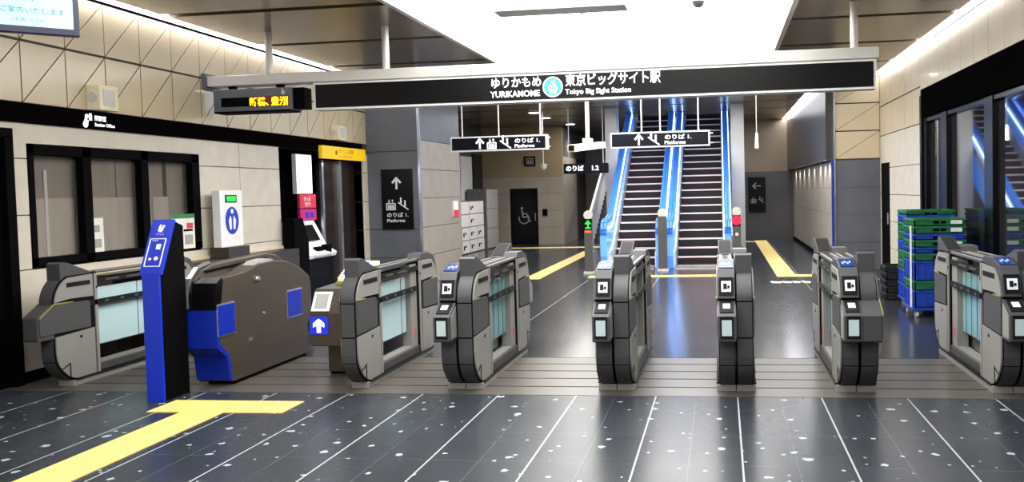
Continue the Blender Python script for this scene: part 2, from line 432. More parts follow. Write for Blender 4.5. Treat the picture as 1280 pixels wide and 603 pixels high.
b.build('symbol', M['p_grey'], t)
tag(MB().box(-5.28, -5.14, 25.46, 25.5, .85, 1.05).build('wall_switch', M['black_matt']), 'small black wall switch to the right of the toilet door', 'switch')

# ------------------------------------------------------------------ right corridor and pillar
XC = 2.06
b = MB()
b.use(M['greywall'])
for i in range(4):
    for y0, y1 in ((16.52, 18.1), (18.11, 20.6), (20.61, 23.1), (23.11, 26)):
        b.box(XC, XC+.1, y0, y1, i*.5, i*.5+.493)
b.use(mat('dark_upper_panel', (56, 53, 52), .3, 0, .1, 2)).box(XC-.15, XC+.1, 16.52, 26, 2.02, CEIL)
b.use(M['joint']).box(XC+.02, XC+.09, 16.52, 26, 0, 2.0)
b.use(M['black_matt']).box(XC-.012, XC, 16.52, 26, 0, .1)
struct(b.build('wall_corridor_right'))
b = MB(); b.use(M['slate']).box(.5, XC+.1, 26, 26.1, 0, 2.0); b.use(M['tan']).box(.5, XC+.1, 26, 26.1, 2.0, CEIL)
struct(b.build('wall_corridor_end'))
tag(MB().box(XC-.26, XC-.155, 16.6, 26, CEIL+.01, CEIL+.045).build('cove_light', mat('corridor_cove_light', (250, 250, 250), .6, emit=(246, 246, 255), es=24.)), 'white cove light strip along the top of the far right corridor wall', 'cove light')
# pillar
b = MB()
b.use(M['joint']).box(XC, 2.87, 16.4, 16.51, 0, CEIL)
b.use(M['stone_dark'])
for i in range(4): b.box(XC+.0, 2.85, 16.38, 16.4, i*.5+.003, i*.5+.497)
b.use(M['cream'])
for z0, z1 in ((2.02, 2.52), (2.53, 3.02), (3.03, CEIL)):
    q = .006; x0, x1 = XC, 2.85
    b.hull([(x0+q, 16.38, z0+q*2), (x1-q*2, 16.38, z1-q), (x0+q, 16.38, z1-q)], [(x0+q, 16.4, z0+q*2), (x1-q*2, 16.4, z1-q), (x0+q, 16.4, z1-q)])
    b.hull([(x0+q*2, 16.38, z0+q), (x1-q, 16.38, z0+q), (x1-q, 16.38, z1-q*2)], [(x0+q*2, 16.4, z0+q), (x1-q, 16.4, z0+q), (x1-q, 16.4, z1-q*2)])
b.use(M['steel']).box(XC-.02, XC, 16.36, 16.52, 0, CEIL)
struct(b.build('trim_3'))
tag(MB().tube((XC-.06, 16.32, 0), (XC-.06, 16.32, 2.02), .024).build('corner_post', M['blue_dark']), 'slim blue vertical corner post at the left edge of the right pillar', 'post')
# right wall, plain part (with the narrow black door)
XR, XG = 2.85, 2.95
b = MB()
b.use(M['joint']).box(XR+.02, XR+.14, 13.2, 16.38, 0, CEIL)
b.use(M['stone'])
for i, (z0, z1) in enumerate(((0, .445), (.455, .905), (.915, 1.365), (1.375, 1.825), (1.835, 2.40))):
    b.box(XR, XR+.1, 13.2, 15.50, z0, z1)
    b.box(XR, XR+.1, 16.30, 16.38, z0, z1)
b.box(XR, XR+.1, 15.50, 16.30, 1.92, 2.40)
b.use(M['black']).box(XR, XG+.1, 13.1, 13.2, 0, 2.80)
wr = struct(b.build('wall_right'))
d = struct(MB().box(XR+.0, XR+.04, 15.52, 16.28, 0, 1.92).build('door_3', M['black_matt']))
MB().box(XR-.025, XR+.0, 15.60, 15.62, .85, 1.05).build('door_handle', M['steel'], d)
# cream upper panels of the right wall
b = MB()
for k in range(40):
    y0 = 16.38-.54*(k+1); y1 = y0+.54
    if y1 < -4: break
    zz = ((2.41, 2.93), (2.94, CEIL))
    x = XR
    if y0 < 13.05: zz = ((2.88, CEIL),)
    for z0, z1 in zz:
        q = .006
        b.box(x, x+.02, y0+q, y1-q, z0+q, z1-q)
b.build('upper_panels', M['cream'], wr)
MB().box(XR+.018, XR+.1, 13.1, 16.38, 2.40, CEIL).box(XR+.018, XR+.1, -4, 13.1, 2.885, CEIL).build('panel_backing', M['joint'], wr)
tag(MB().box(XR-.13, XR-.005, -4, 16.36, CEIL+.01, CEIL+.045).build('cove_light', M['cove']), 'long white cove light strip along the top of the right wall above the dark glass', 'cove light')
# black reflective fascia and glazing
b = MB(); b.use(M['black']).box(XG-.10, XG+.02, -4, 13.1, 2.48, 2.88)
b.build('glass_fascia', mat('fascia_black', (7, 7, 8), .6, spec=0), wr)
ys = [13.1, 11.95, 10.02, 7.6, 5.2, 2.8, .4, -2, -4]
wn = MB()
wn.box(XG-.06, XG+.04, -4, 13.1, 0, .06).box(XG-.06, XG+.04, -4, 13.1, 2.42, 2.48)
for y in ys[1:-1]: wn.box(XG-.07, XG+.04, y-.15, y+.15, 0, 2.48)
wn.box(XG-.07, XG+.04, 12.95, 13.1, 0, 2.48)
wn = struct(wn.build('window_2', M['black']))
for y1, y0 in zip(ys[:-1], ys[1:]):
    MB().box(XG-.005, XG+.01, y0+.02, y1-.02, .05, 2.43).build('window_pane', M['glass_dark'], wn)
struct(MB().box(XG+.04, XG+.12, -4, 13.1, 0, CEIL).build('wall_right_back', M['black_matt']))
# rear of the hall, behind the camera
struct(MB().box(-9.5, 4.2, -4.1, -4, 0, CEIL+.15).build('wall_rear', M['stone']))
struct(MB().box(-9.6, -9.5, -4, 31, 0, CEIL+.15).build('wall_outer_left', M['slate']))
struct(MB().box(4.2, 4.3, -4, 31, 0, CEIL+.15).build('wall_outer_right', M['slate']))
#@@THINGS
# ------------------------------------------------------------------ ticket gates
GY = 6.66
GL = 1.60         # length of the plinth
HW = .131          # width of one gate column
def rnd(p, n=4):
    out = []
    for i in range(len(p)-1):
        p0, p1, p2, p3 = p[max(0, i-1)], p[i], p[i+1], p[min(len(p)-1, i+2)]
        for k in range(n):
            t = k/n
            out.append(tuple(.5*((2*p1[c])+(-p0[c]+p2[c])*t+(2*p0[c]-5*p1[c]+4*p2[c]-p3[c])*t*t+(-p0[c]+3*p1[c]-3*p2[c]+p3[c])*t**3) for c in (0, 1)))
    return out+[p[-1]]
SH = rnd([(-.185, .735), (-.178, .775), (-.155, .83), (-.11, .885), (-.06, .92), (-.02, .935)])     # shoulder curve
BT = rnd([(.03, .05), (-.05, .082), (-.12, .142), (-.168, .215), (-.185, .30)])                    # curve towards the foot
def off(p, dy, dz): return [(y+dy, z+dz) for y, z in p]
def flipy(p): return [(GL-y, z) for y, z in p]

def gate_column(t, x0, x1, front, kind, face_l, face_r, box, teal):
    """one end (front or back) of one column of a gate. kind: 'fin' plain end with a tall fin, 'reader' end with card reader"""
    cx = GX
    def Y(prof): return prof if front else flipy(prof)
    def bx(mb, xa, xb, ya, yb, za, zb):
        if not front: ya, yb = GL-yb, GL-ya
        return mb.box(X0+xa, X0+xb, GY+ya, GY+yb, za, zb)
    def pxx(mb, prof, xa, xb): return mb.px([(GY+y, z) for y, z in Y(prof)], X0+xa, X0+xb)
    X0 = cx
    e = .005
    body = SH+[(.34, .945), (.34, .05)]+BT
    m = MB(); pxx(m, body, x0+e, x1-e)
    ob = m.build('end_post', M['gate_core'], t)
    # front cover plates, with black gaps between
    segs = [off(BT[1:-4]+[(BT[-5][0]*.35+BT[-4][0]*.65, BT[-5][1]*.35+BT[-4][1]*.65)], -.004, -.002), off(BT[-4:], -.004, 0)+[(-.189, .435)], [(-.189, .446), (-.189, .705)], [(-.189, .716)]+off(SH[1:], -.004, .002)]
    for i, s in enumerate(segs):
        if kind == 'reader' and i >= 2: continue
        if box and i == 2: continue
        pts = [(GY+y, z) for y, z in Y(s)]
        if front: pts = list(reversed(pts))
        MB().strip(pts, X0+x0+.011, X0+x1-.011, .008).build('cover_plate', M['gate_dark'], t)
    # side plates
    for on, xs, sg in ((face_l, x0, -1), (face_r, x1, 1)):
        if not on: continue
        a, c = (xs-.006, xs+.006)
        up = off(SH, .015, -.012)[1:]+[(.279, .932), (.279, .738), (.0, .746)]
        lo = [(.279, .462), (.279, .064)]+off(BT, .013, .012)+[(-.172, .442)]
        m = MB(); pxx(m, up, a, c); pxx(m, lo, a, c); bx(m, a, c, .298, .330, .064, .932)
        sp = m.build('side_plate', M['gate_light'], t)
        m = MB()
        q0, q1 = (xs-.010, xs-.004) if sg < 0 else (xs+.004, xs+.010)
        bx(m, q0, q1, -.03, .245, .845, .882); m.build('rail_slot', M['gate_black'], sp)
        m = MB(); bx(m, q0, q1, .10, .122, .396, .420); m.build('lock_hole', M['gate_black'], sp)
        m = MB(); pxx(m, [(-.026, .085), (-.034, .085), (-.034, .195), (-.115, .165), (-.119, .172), (-.026, .208)], q0, q1); m.build('corner_notch', M['gate_black'], sp)
        m = MB(); bx(m, q0, q1, .315, .325, .80, .82); m.build('post_bolt', M['gate_black'], sp)
        m = MB(); pxx(m, [(-.173, .460), (-.173, .728), (.20, .718), (.235, .69), (.235, .474)] if not box else [(-.34, .475), (-.34, .62), (-.18, .715), (.22, .705), (.235, .69), (.235, .475)], a-.001, c+.001)
        m.build('side_panel', M['gate_mid'], t)
        m = MB(); q0, q1 = (xs-.012, xs-.004) if sg < 0 else (xs+.004, xs+.012)
        pxx(m, [(-.17, .730), (-.17, .740), (.0, .733), (.0, .724)] if not box else [(-.34, .62), (-.34, .632), (-.18, .727), (.03, .720), (.03, .712), (-.18, .715)], q0, q1)
        m.build('trim_strip', M['gate_trim'], t)
    if kind == 'fin':
        m = MB(); pxx(m, [(-.085, .905), (-.085, 1.045), (-.06, 1.06), (.0, 1.05), (.27, .952), (.27, .942), (-.03, .938)], x0+.004, x1-.004)
        fn = m.build('raised_fin', M['gate_dark'], t, bevel=.003)
        m = MB(); pxx(m, [(-.055, 1.063), (.002, 1.053), (.25, .963), (.25, .957), (.0, 1.047), (-.055, 1.057)], x0+.012, x1-.012)
        m.build('fin_cap', M['gate_black'], fn)
    if kind == 'reader' or box:
        # protruding reader box
        m = MB(); pxx(m, [(-.36, .445), (-.36, .625), (-.345, .64), (-.20, .715), (-.18, .715), (-.18, .435), (-.345, .435)], x0+.001, x1-.001)
        rb = m.build('reader_box', M['gate_dark'], t, bevel=.004)
        if kind == 'reader':
            m = MB(); bx(m, x0+.018, x1-.018, -.364, -.356, .462, .625); m.build('screen_bezel', M['gate_black'], rb)
            m = MB(); bx(m, x0+.030, x1-.030, -.368, -.362, .485, .60); m.build('reader_screen', M['screen'], rb)
            m = MB(); pxx(m, [(-.335, .648), (-.21, .713), (-.21, .719), (-.335, .654)], x0+.015, x1-.015); m.build('card_pad', M['gate_black'], rb)
            m = MB(); pxx(m, [(-.295, .674), (-.245, .70), (-.245, .704), (-.295, .678)], x0+.04, x1-.04); m.build('card_target', M['screen_w'], rb)
            for xs, on, sg in ((x0, face_l, -1), (x1, face_r, 1)):
                m = MB(); q = (xs-.003, xs+.002) if sg < 0 else (xs-.002, xs+.003)
                pxx(m, [(-.33, .455), (-.33, .62), (-.20, .69), (-.20, .455)], *q); m.build('box_side', M['gate_light'], rb)
    if kind == 'reader':
        m = MB(); pxx(m, [(-.205, .735), (-.165, .89), (-.12, .945), (.06, .992), (.26, .992), (.30, .94), (-.03, .925), (-.15, .72)], x0+.001, x1-.001)
        hd = m.build('display_hood', M['gate_dark'], t, bevel=.004)
        m = MB(); pxx(m, [(-.204, .758), (-.170, .888), (-.176, .890), (-.210, .760)], x0+.014, x1-.014); m.build('display_bezel', M['gate_black'], hd)
        m = MB(); pxx(m, [(-.205, .785), (-.186, .862), (-.191, .864), (-.210, .787)], x0+.030, x1-.030); m.build('front_display', M['screen_w'], hd)
        m = MB(); pxx(m, [(-.205, .805), (-.195, .845), (-.199, .847), (-.213, .806)], x0+.045, x1-.06); pxx(m, [(-.203, .812), (-.199, .83), (-.203, .832), (-.209, .812)], x0+.075, x1-.04); m.build('display_mark', M['gate_black'], hd)
        m = MB(); pxx(m, [(-.105, .951), (.05, .991), (.05, .997), (-.105, .957)], x0+.012, x1-.012); m.build('top_display', M['screen_b'], hd)
        m = MB()
        for k in range(4): pxx(m, [(-.06+.025*(k % 2), .966+.0065*(k % 2)), (-.02+.02*(k % 2), .976+.006*(k % 2)), (-.02+.02*(k % 2), .980+.006*(k % 2)), (-.06+.025*(k % 2), .970+.0065*(k % 2))], x0+.03+.018*k, x0+.042+.018*k)
        m.build('display_text', M['screen_b2'], hd)

def make_gate(gx, left, right, label, teal=True, box_r=False, group='grey automatic ticket gates in a row'):
    """left/right: kind of the front end of that column or None"""
    global GX
    GX = gx
    cols = []
    if left and right: cols = [(-HW, 0, left, True, False, False), (0, HW, right, False, True, box_r)]
    elif left: cols = [(-HW/2, HW/2, left, True, True, False)]
    else: cols = [(-HW/2, HW/2, right, True, True, box_r)]
    xa = min(c[0] for c in cols); xb = max(c[1] for c in cols)
    t = thing('ticket_gate', label, 'ticket gate', (gx, GY+GL/2, 0), group)
    m = MB()
    for c in cols: m.box(gx+c[0]*1.12+.003, gx+c[1]*1.12-.003, GY, GY+GL, 0, .05)
    m.build('base_plinth', M['gate_light'], t, bevel=.004)
    m = MB(); m.box(gx+xa-.02, gx+xa-.004, GY+.03, GY+GL-.03, .05, .062).box(gx+xb+.004, gx+xb+.02, GY+.03, GY+GL-.03, .05, .062)
    m.box(gx+xa*1.1, gx+xb*1.1, GY+.34, GY+GL-.34, .05, .075)
    m.build('plinth_rim', M['gate_black'], t)
    other = {'fin': 'reader', 'reader': 'fin'}
    for x0, x1, k, fl, fr, bx in cols:
        gate_column(t, x0, x1, True, k, fl, fr, bx, teal)
        gate_column(t, x0, x1, False, other[k], fl, fr, False, teal)
    for x0, x1, k, fl, fr, bx in cols:
        c = gx+(x0+x1)/2
        outs = [s for s, on in ((-1, fl), (1, fr)) if on]
        # kick tray
        m = MB(); m.box(gx+x0+.012, gx+x1-.012, GY+.34, GY+GL-.34, .05, .135)
        for q in range(3): m.box(gx+x0+.006, gx+x1-.006, GY+.34, GY+GL-.34, .072+q*.022, .082+q*.022)
        m.build('kick_tray', M['gate_mid'], t)
        m = MB(); m.box(gx+x0+.02, gx+x1-.02, GY+.36, GY+GL-.36, .135, .15).build('tray_lid', M['gate_light'], t)
        m = MB(); m.box(c-.006, c+.006, GY+.36, GY+1.06, .29, .80)
        fp = m.build('glass_flap', M['flap_teal' if teal else 'flap_pale'], t)
        m = MB()
        for yy in ((.48, .64, .80, .95) if teal else (.94,)): m.box(c-.009, c+.009, GY+yy, GY+yy+.006, .29, .80)
        m.box(c-.008, c+.008, GY+.36, GY+1.06, .285, .292)
        m.build('flap_seam', M['gate_mid'], fp)
        # rails
        m = MB(); m.box(gx+x0+.01, gx+x1-.01, GY+.33, GY+GL-.33, .930, .945); m.build('top_rail', M['gate_mid'], t)
        for xx in (gx+x0+.014, gx+x1-.032): MB().box(xx, xx+.018, GY+.34, GY+GL-.34, .944, .952).build('rail_edge', M['gate_light'], t)
        MB().box(c-.018, c+.018, GY+.40, GY+GL-.40, .944, .949).build('rail_slot', M['gate_black'], t)
        m = MB()
        for s in outs:
            xx = gx+(x0 if s < 0 else x1)
            m.box(min(xx, xx-s*.02), max(xx, xx-s*.02), GY+.34, GY+GL-.34, .845, .885)
            m.box(min(xx+s*.006, xx-s*.018), max(xx+s*.006, xx-s*.018), GY+.24, GY+1.20, .655, .70)
        rl = m.build('guide_rail', M['gate_black'], t)
        m = MB()
        for s in outs:
            xx = gx+(x0 if s < 0 else x1)
            for q in range(4):
                m.box(min(xx+s*.002, xx+s*.009), max(xx+s*.002, xx+s*.009), GY+.42+q*.2, GY+.47+q*.2, .668, .688)
            m.box(min(xx, xx+s*.004), max(xx, xx+s*.004), GY+.45, GY+.62, .857, .873); m.box(min(xx, xx+s*.004), max(xx, xx+s*.004), GY+.72, GY+.95, .857, .873)
        m.build('rail_insert', M['gate_mid'], rl)
        # slim posts by the flap, with the little safety mark
        m = MB(); m.box(gx+x0+.02, gx+x1-.02, GY+1.09, GY+GL-.35, .15, .905); ps = m.build('flap_post', M['gate_light'], t)
        m = MB()
        for s in outs:
            xx = gx+(x0+.02 if s < 0 else x1-.02)
            o = (xx, GY+1.17, .27); u = (0, s, 0)
            m.seg((-.02, -.02), (.02, .02), .008, o, u, UZ, .003).seg((-.02, .02), (.02, -.02), .008, o, u, UZ, .003).disc(0, .028, .009, o, u, UZ, .003).disc(0, -.028, .009, o, u, UZ, .003)
        m.build('safety_mark', M['p_red'], ps)
    return t

make_gate(-5.54, None, 'fin', 'narrow grey ticket gate with pale glass flap, left of the blue totem', teal=False, box_r=True)
make_gate(-2.92, None, 'fin', 'single-width grey ticket gate with pale glass flap, beside the bronze gate with the lit arrow', teal=False)
make_gate(-2.04, 'reader', 'fin', 'double grey ticket gate with teal flap, second to the right of the bronze arrow gate')
make_gate(-.83, 'reader', 'fin', 'double grey ticket gate with teal flap standing in line with the left escalator')
make_gate(.085, 'reader', 'fin', 'double grey ticket gate seen end-on, before the post with the red signal')
make_gate(.97, 'reader', 'fin', 'double grey ticket gate with a bulging right column, in front of the blue corner post', box_r=True)
make_gate(2.08, 'reader', 'fin', 'double grey ticket gate at the right edge in front of the crate stacks')

# ------------------------------------------------------------------ blue totem panel
t = thing('information_totem', 'tall bright blue information totem with bent sloping top, beside the bronze gate cabinet', 'totem', (-4.36, 6.35, 0))
side = [(6.17, 0), (6.17, 1.0), (6.36, 1.40), (6.49, 1.35), (6.49, 0)]
MB().px(side, -4.425, -4.295).build('totem_body', M['black_matt'], t)
MB().box(-4.43, -4.29, 6.15, 6.172, 0, 1.0).build('front_panel', M['blue'], t)
pf = MB().px([(6.15, .99), (6.152, 1.0), (6.345, 1.405), (6.365, 1.40), (6.172, .985)], -4.45, -4.27).build('sloping_panel', M['blue'], t)
sl = Vector((0, .193, .405)).normalized(); o = Vector((-4.36, 6.2475, 1.2025))
b = MB(); q = .003; tt = -.006
def tot(f): return f
b.seg((-.065, -.17), (.065, -.17), .006, o, UX, sl, .006).seg((-.065, .06), (.065, .06), .006, o, UX, sl, .006).seg((-.065, -.17), (-.065, .06), .006, o, UX, sl, .006).seg((.065, -.17), (.065, .06), .006, o, UX, sl, .006)
b.rect(.0, .035, -.03, .015, o, UX, sl, .006).disc(-.03, -.11, .011, o, UX, sl, .006).disc(.02, -.105, .016, o, UX, sl, .006)
b.disc(.0, .135, .02, o, UX, sl, .006).seg((.0, .13), (.025, .175), .018, o, UX, sl, .006).seg((-.015, .15), (-.005, .18), .012, o, UX, sl, .006)
b.text('きっぷ', -.028, .09, .022, o, UX, sl, .006).text('駅係員', -.045, .038, .016, o, UX, sl, .006)
b.build('panel_marks', M['txt_plain'], pf)

# ------------------------------------------------------------------ bronze cabinet gate with blue plates
t = thing('gate_cabinet', 'old bronze ticket gate cabinet with blue plates, standing beside the blue totem', 'ticket gate', (-4.2, 7.4, 0))
prof = [(6.74, .03), (6.70, .24), (6.57, .34), (6.55, .80), (6.58, .87), (6.66, .91), (7.0, .93), (7.12, .955), (7.25, .98), (7.5, .985), (7.75, .955), (8.0, .87), (8.16, .78), (8.19, .70), (8.19, .42), (8.09, .30), (8.08, .03)]
MB().px(prof, -4.26, -4.07).build('cabinet_body', M['brown'], t, bevel=.008)
prof2 = [(6.72, .03), (6.69, .25), (6.55, .35), (6.53, .78), (6.58, .90), (6.68, .975), (6.85, 1.01), (7.7, 1.04), (7.9, 1.01), (8.05, .93), (8.10, .80), (8.10, .03)]
rg = MB().px(prof2, -4.36, -4.262).build('rear_shell', M['brown'], t, bevel=.01)
MB().px([(6.70, .05), (6.665, .25), (6.535, .345), (6.535, .66), (6.58, .66), (6.58, .37), (6.71, .26), (6.74, .05)], -4.365, -4.068).build('blue_front', M['blue_dark'], t)
MB().px([(6.528, .66), (6.528, .79), (6.555, .875), (6.63, .915), (6.65, .885), (6.60, .66)], -4.30, -4.066).build('black_front', M['black'], t)
ar = MB()
pts = [(6.515, .67), (6.515, .785), (6.565, .905), (6.67, .985), (6.84, 1.02)]
ar.strip(pts, -4.33, -4.29, .014); ar.build('chrome_edge', M['steel'], t)
MB().px([(6.72, .945), (6.70, .965), (7.7, 1.002), (7.72, .988)], -4.262, -4.248).build('ticket_slot', M['black_matt'], t)
MB().px([(7.18, .965), (7.25, 1.0), (7.42, 1.01), (7.52, .992), (7.45, .985)], -4.20, -4.09).build('ticket_tray', M['p_grey'], t)
for nm, y0, y1, z0, z1 in (('front', 6.555, 6.79, .445, .69), ('rear', 7.70, 7.97, .43, .67)):
    fr = MB().box(-4.072, -4.062, y0-.012, y1+.012, z0-.012, z1+.012).build('plate_frame', M['steel'], t)
    MB().box(-4.064, -4.057, y0, y1, z0, z1).build('blue_plate', M['blue_dark'], fr)
MB().box(-4.072, -4.055, 7.14, 7.22, .835, .865).tube((-4.072, 7.18, .85), (-4.045, 7.18, .85), .02).build('latch', M['steel'], t)
MB().box(-4.072, -4.06, 7.00, 7.06, .325, .35).tube((-4.072, 7.28, .53), (-4.06, 7.28, .53), .015).build('key_lock', M['steel'], t)
MB().box(-4.33, -4.08, 6.8, 8.06, 0, .035).build('kick_base', M['black_matt'], t)

# ------------------------------------------------------------------ bronze arrow gate (end-on)
t = thing('bronze_gate', 'bronze older ticket gate with a lit white arrow on blue, tucked behind a grey gate', 'ticket gate', (-3.35, 7.6, 0))
MB().box(-3.44, -3.12, 7.20, 8.5, .02, .60).build('gate_body', M['brown'], t, bevel=.01)
MB().box(-3.43, -3.13, 7.22, 8.48, 0, .02).build('kick_base', M['black_matt'], t)
MB().px([(7.0, .28), (7.0, .56), (7.12, .76), (8.4, .80), (8.4, .55), (7.25, .28)], -3.50, -3.14).build('gate_head', M['brown'], t, bevel=.01)
d = Vector((0, .12, .20)).normalized()
sc = MB().rect(-.08, .08, -.09, .09, (-3.405, 7.052, .655), UX, d, .012).build('ticket_screen', M['white'], t)
MB().rect(-.055, .055, -.065, .07, (-3.405, 7.052, .655), UX, d, .016).build('screen_glass', M['p_grey'], sc)
sg = MB().box(-3.495, -3.335, 6.99, 7.004, .385, .535).build('arrow_sign', mat('lit_arrow_blue', (20, 40, 190), .3, emit=(20, 50, 220), es=.5), t)
o = (-3.415, 6.988, .46)
MB().poly([(-.018, -.06), (.018, -.06), (.018, .0), (.05, -.015), (.05, .02), (0, .06), (-.05, .02), (-.05, -.015), (-.018, .0)], o, UX, UZ, .003).build('arrow', M['txt'], sg)
MB().box(-3.22, -3.12, 7.08, 7.2, .02, .10).build('yellow_foot', mat('ochre_foot', (170, 130, 60), .5), t)
hd = MB().px([(7.35, .78), (7.35, .83), (7.6, .95), (7.75, .95), (7.75, .78)], -3.40, -3.16).build('card_unit', M['cameo'], t, bevel=.008)
MB().px([(7.40, .858), (7.58, .945), (7.58, .952), (7.40, .865)], -3.37, -3.19).build('card_unit_panel', M['p_blue'], hd)
MB().box(-3.41, -3.15, 7.34, 7.37, .77, .80).build('yellow_edge', M['gate_trim'], hd)

# ------------------------------------------------------------------ overhead sign beam
SY = 9.6
t = thing('sign_beam', 'long pale horizontal beam on ceiling posts carrying the black station sign', 'beam', (-2.1, SY+.1, 2.88))
MB().box(-5.955, 1.67, SY-.02, SY+.22, 2.878, 3.0).build('beam_body', M['beam'], t, bevel=.01)
for x in (-5.23, -3.80, -1.69, -.83, 1.43):
    MB().tube((x, SY+.1, 2.99), (x, SY+.1, CEIL+.09), .040 if x not in (-1.69, -.83) else .02, 18).build('hanger_post', M['beam'], t)
MB().box(-6.0, -5.95, SY-.05, SY+.25, 2.85, 3.03).build('wall_bracket', M['led_housing'], t)
t = thing('station_sign', 'long black station name sign in a white frame under the pale beam', 'sign', (-1.5, SY+.1, 2.56))
fr = MB().box(-4.65, 1.64, SY, SY+.2, 2.56, 2.875).build('sign_case', M['white'], t)
MB().box(-4.62, 1.61, SY-.008, SY+.002, 2.585, 2.85).build('sign_face', M['sign_black'], fr)
o = (0, SY-.009, 0)
b = MB(); b.text('ゆりかもめ', -2.545, 2.735, .125, o, UX, UZ, .002, width=.565, bold=.014); b.build('operator_name', M['txt'], fr)
b = MB(); b.text('YURIKAMOME', -2.545, 2.622, .095, o, UX, UZ, .002, width=.565, bold=.014); b.build('operator_name_latin', M['txt'], fr)
b = MB(); b.text('東京ビッグサイト駅', -1.695, 2.728, .14, o, UX, UZ, .002, width=1.055, bold=.014); b.build('station_name', M['txt'], fr)
b = MB(); b.text('Tokyo Big Sight Station', -1.695, 2.628, .078, o, UX, UZ, .002, width=.73, bold=.014); b.build('station_name_latin', M['txt'], fr)
b = MB(); ex, ez = -1.836, 2.715
b.use(M['txt']).disc(ex, ez, .113, o, UX, UZ, .002); b.use(M['teal']).disc(ex, ez, .100, o, UX, UZ, .004)
b.use(M['txt']).disc(ex, ez+.053, .021, o, UX, UZ, .006)
for s in (-1, 1): b.poly([(ex+s*.008, ez-.072), (ex+s*.034, ez-.082), (ex+s*.053, ez-.005), (ex+s*.024, ez+.034), (ex+s*.008, ez+.005)], o, UX, UZ, .006)
b.build('round_emblem', None, fr)

# LED board
t = thing('departure_board', 'grey hanging departure board with amber lit characters, left of the long black sign', 'display board', (-5.4, SY+.1, 2.57))
MB().box(-5.87, -4.90, SY-.04, SY+.2, 2.575, 2.835).build('board_case', M['led_housing'], t, bevel=.008)
MB().box(-5.86, -4.91, SY-.05, SY+.2, 2.558, 2.577).build('bottom_lip', M['black_matt'], t)
MB().box(-5.77, -5.42, SY-.046, SY-.036, 2.63, 2.735).build('dark_strip', M['black_matt'], t)
sc = MB().box(-5.42, -4.935, SY-.048, SY-.036, 2.622, 2.742).build('led_strip', M['led_red'], t)
b = MB(); b.text('新橋、', -5.415, 2.637, .108, (0, SY-.049, 0), UX, UZ, .002, width=.235, bold=.02); b.build('led_text', M['led'], sc)
b = MB(); b.text('豊洲', -5.15, 2.637, .108, (0, SY-.049, 0), UX, UZ, .002, width=.205, bold=.02); b.build('led_text', M['led'], sc)
b = MB(); o = (-5.0, SY-.041, 2.785); b.disc(0, -.01, .022, o, UX, UZ, .002).seg((-.01, .0), (-.005, .035), .012, o, UX, UZ, .002).seg((-.005, .0), (.025, -.03), .01, o, UX, UZ, .002); b.build('wheelchair_symbol', M['txt_plain'], t)
MB().box(-4.90, -4.76, SY, SY+.18, 2.585, 2.83).build('end_cap', M['black_matt'], t)
for x in (-5.7, -5.1): MB().box(x-.03, x+.03, SY+.05, SY+.15, 2.83, 2.88).build('hanger', M['black_matt'], t)

# platform signs
def plat_sign(label, x0, x1, y, z0, z1, rods, art):
    t = thing('platform_sign', label, 'sign', ((x0+x1)/2, y, z0), 'hanging black platform direction signs')
    c = MB().box(x0, x1, y, y+.16, z0, z1).build('sign_case', M['white'], t)
    MB().box(x0+.025, x1-.025, y-.008, y+.002, z0+.025, z1-.025).build('sign_face', M['sign_navy'], c)
    for x in rods: MB().tube((x, y+.08, z1-.01), (x, y+.08, CEIL+.01), .012, 10).build('hanger_rod', M['beam'], t)
    art(t, (x0, y-.009, z0))
    MB().box(x1-.002, x1+.05, y+.03, y+.05, z0+.04, z0+.06).box(x1-.002, x1+.05, y+.03, y+.05, z1-.06, z1-.04).build('end_bracket', M['beam'], t)
def arrow(b, x, z, s, o, u=UX, v=UZ, t=.002):
    b.seg((x, z-s), (x, z+s*.7), s*.34, o, u, v, t).seg((x-s*.75, z+.05*s), (x+s*.04, z+s*.95), s*.34, o, u, v, t).seg((x+s*.75, z+.05*s), (x-s*.04, z+s*.95), s*.34, o, u, v, t)
def lift_icon(b, x, z, s, o, u=UX, v=UZ, t=.002):
    for q in (-1, 1): b.rect(x+q*s-.12*s, x+q*s+.12*s, z-s, z+.55*s, o, u, v, t)
    b.rect(x-s, x+s, z-s, z-.8*s, o, u, v, t).rect(x-s, x+s, z+.4*s, z+.6*s, o, u, v, t)
    for q in (-.5, 0, .5): b.disc(x+q*s, z+.1*s, .16*s, o, u, v, t, 10).rect(x+q*s-.17*s, x+q*s+.17*s, z-.7*s, z-.05*s, o, u, v, t)
    b.seg((x-.4*s, z+.75*s), (x-.4*s, z+1.4*s), .14*s, o, u, v, t).poly([(x-.7*s, z+1.0*s), (x-.4*s, z+.65*s), (x-.1*s, z+1.0*s)], o, u, v, t)
    b.seg((x+.4*s, z+.7*s), (x+.4*s, z+1.3*s), .14*s, o, u, v, t).poly([(x+.1*s, z+1.1*s), (x+.4*s, z+1.45*s), (x+.7*s, z+1.1*s)], o, u, v, t)
def esc_icon(b, x, z, s, o, sg=-1, u=UX, v=UZ, t=.002):
    b.seg((x-s, z-sg*.7*s), (x+s, z+sg*.7*s), .2*s, o, u, v, t)
    for q in (-.45, .35):
        zz = z+sg*.7*q*s
        b.disc(x+q*s, zz+1.15*s, .19*s, o, u, v, t, 10).seg((x+q*s, zz+.2*s), (x+q*s, zz+.95*s), .3*s, o, u, v, t)
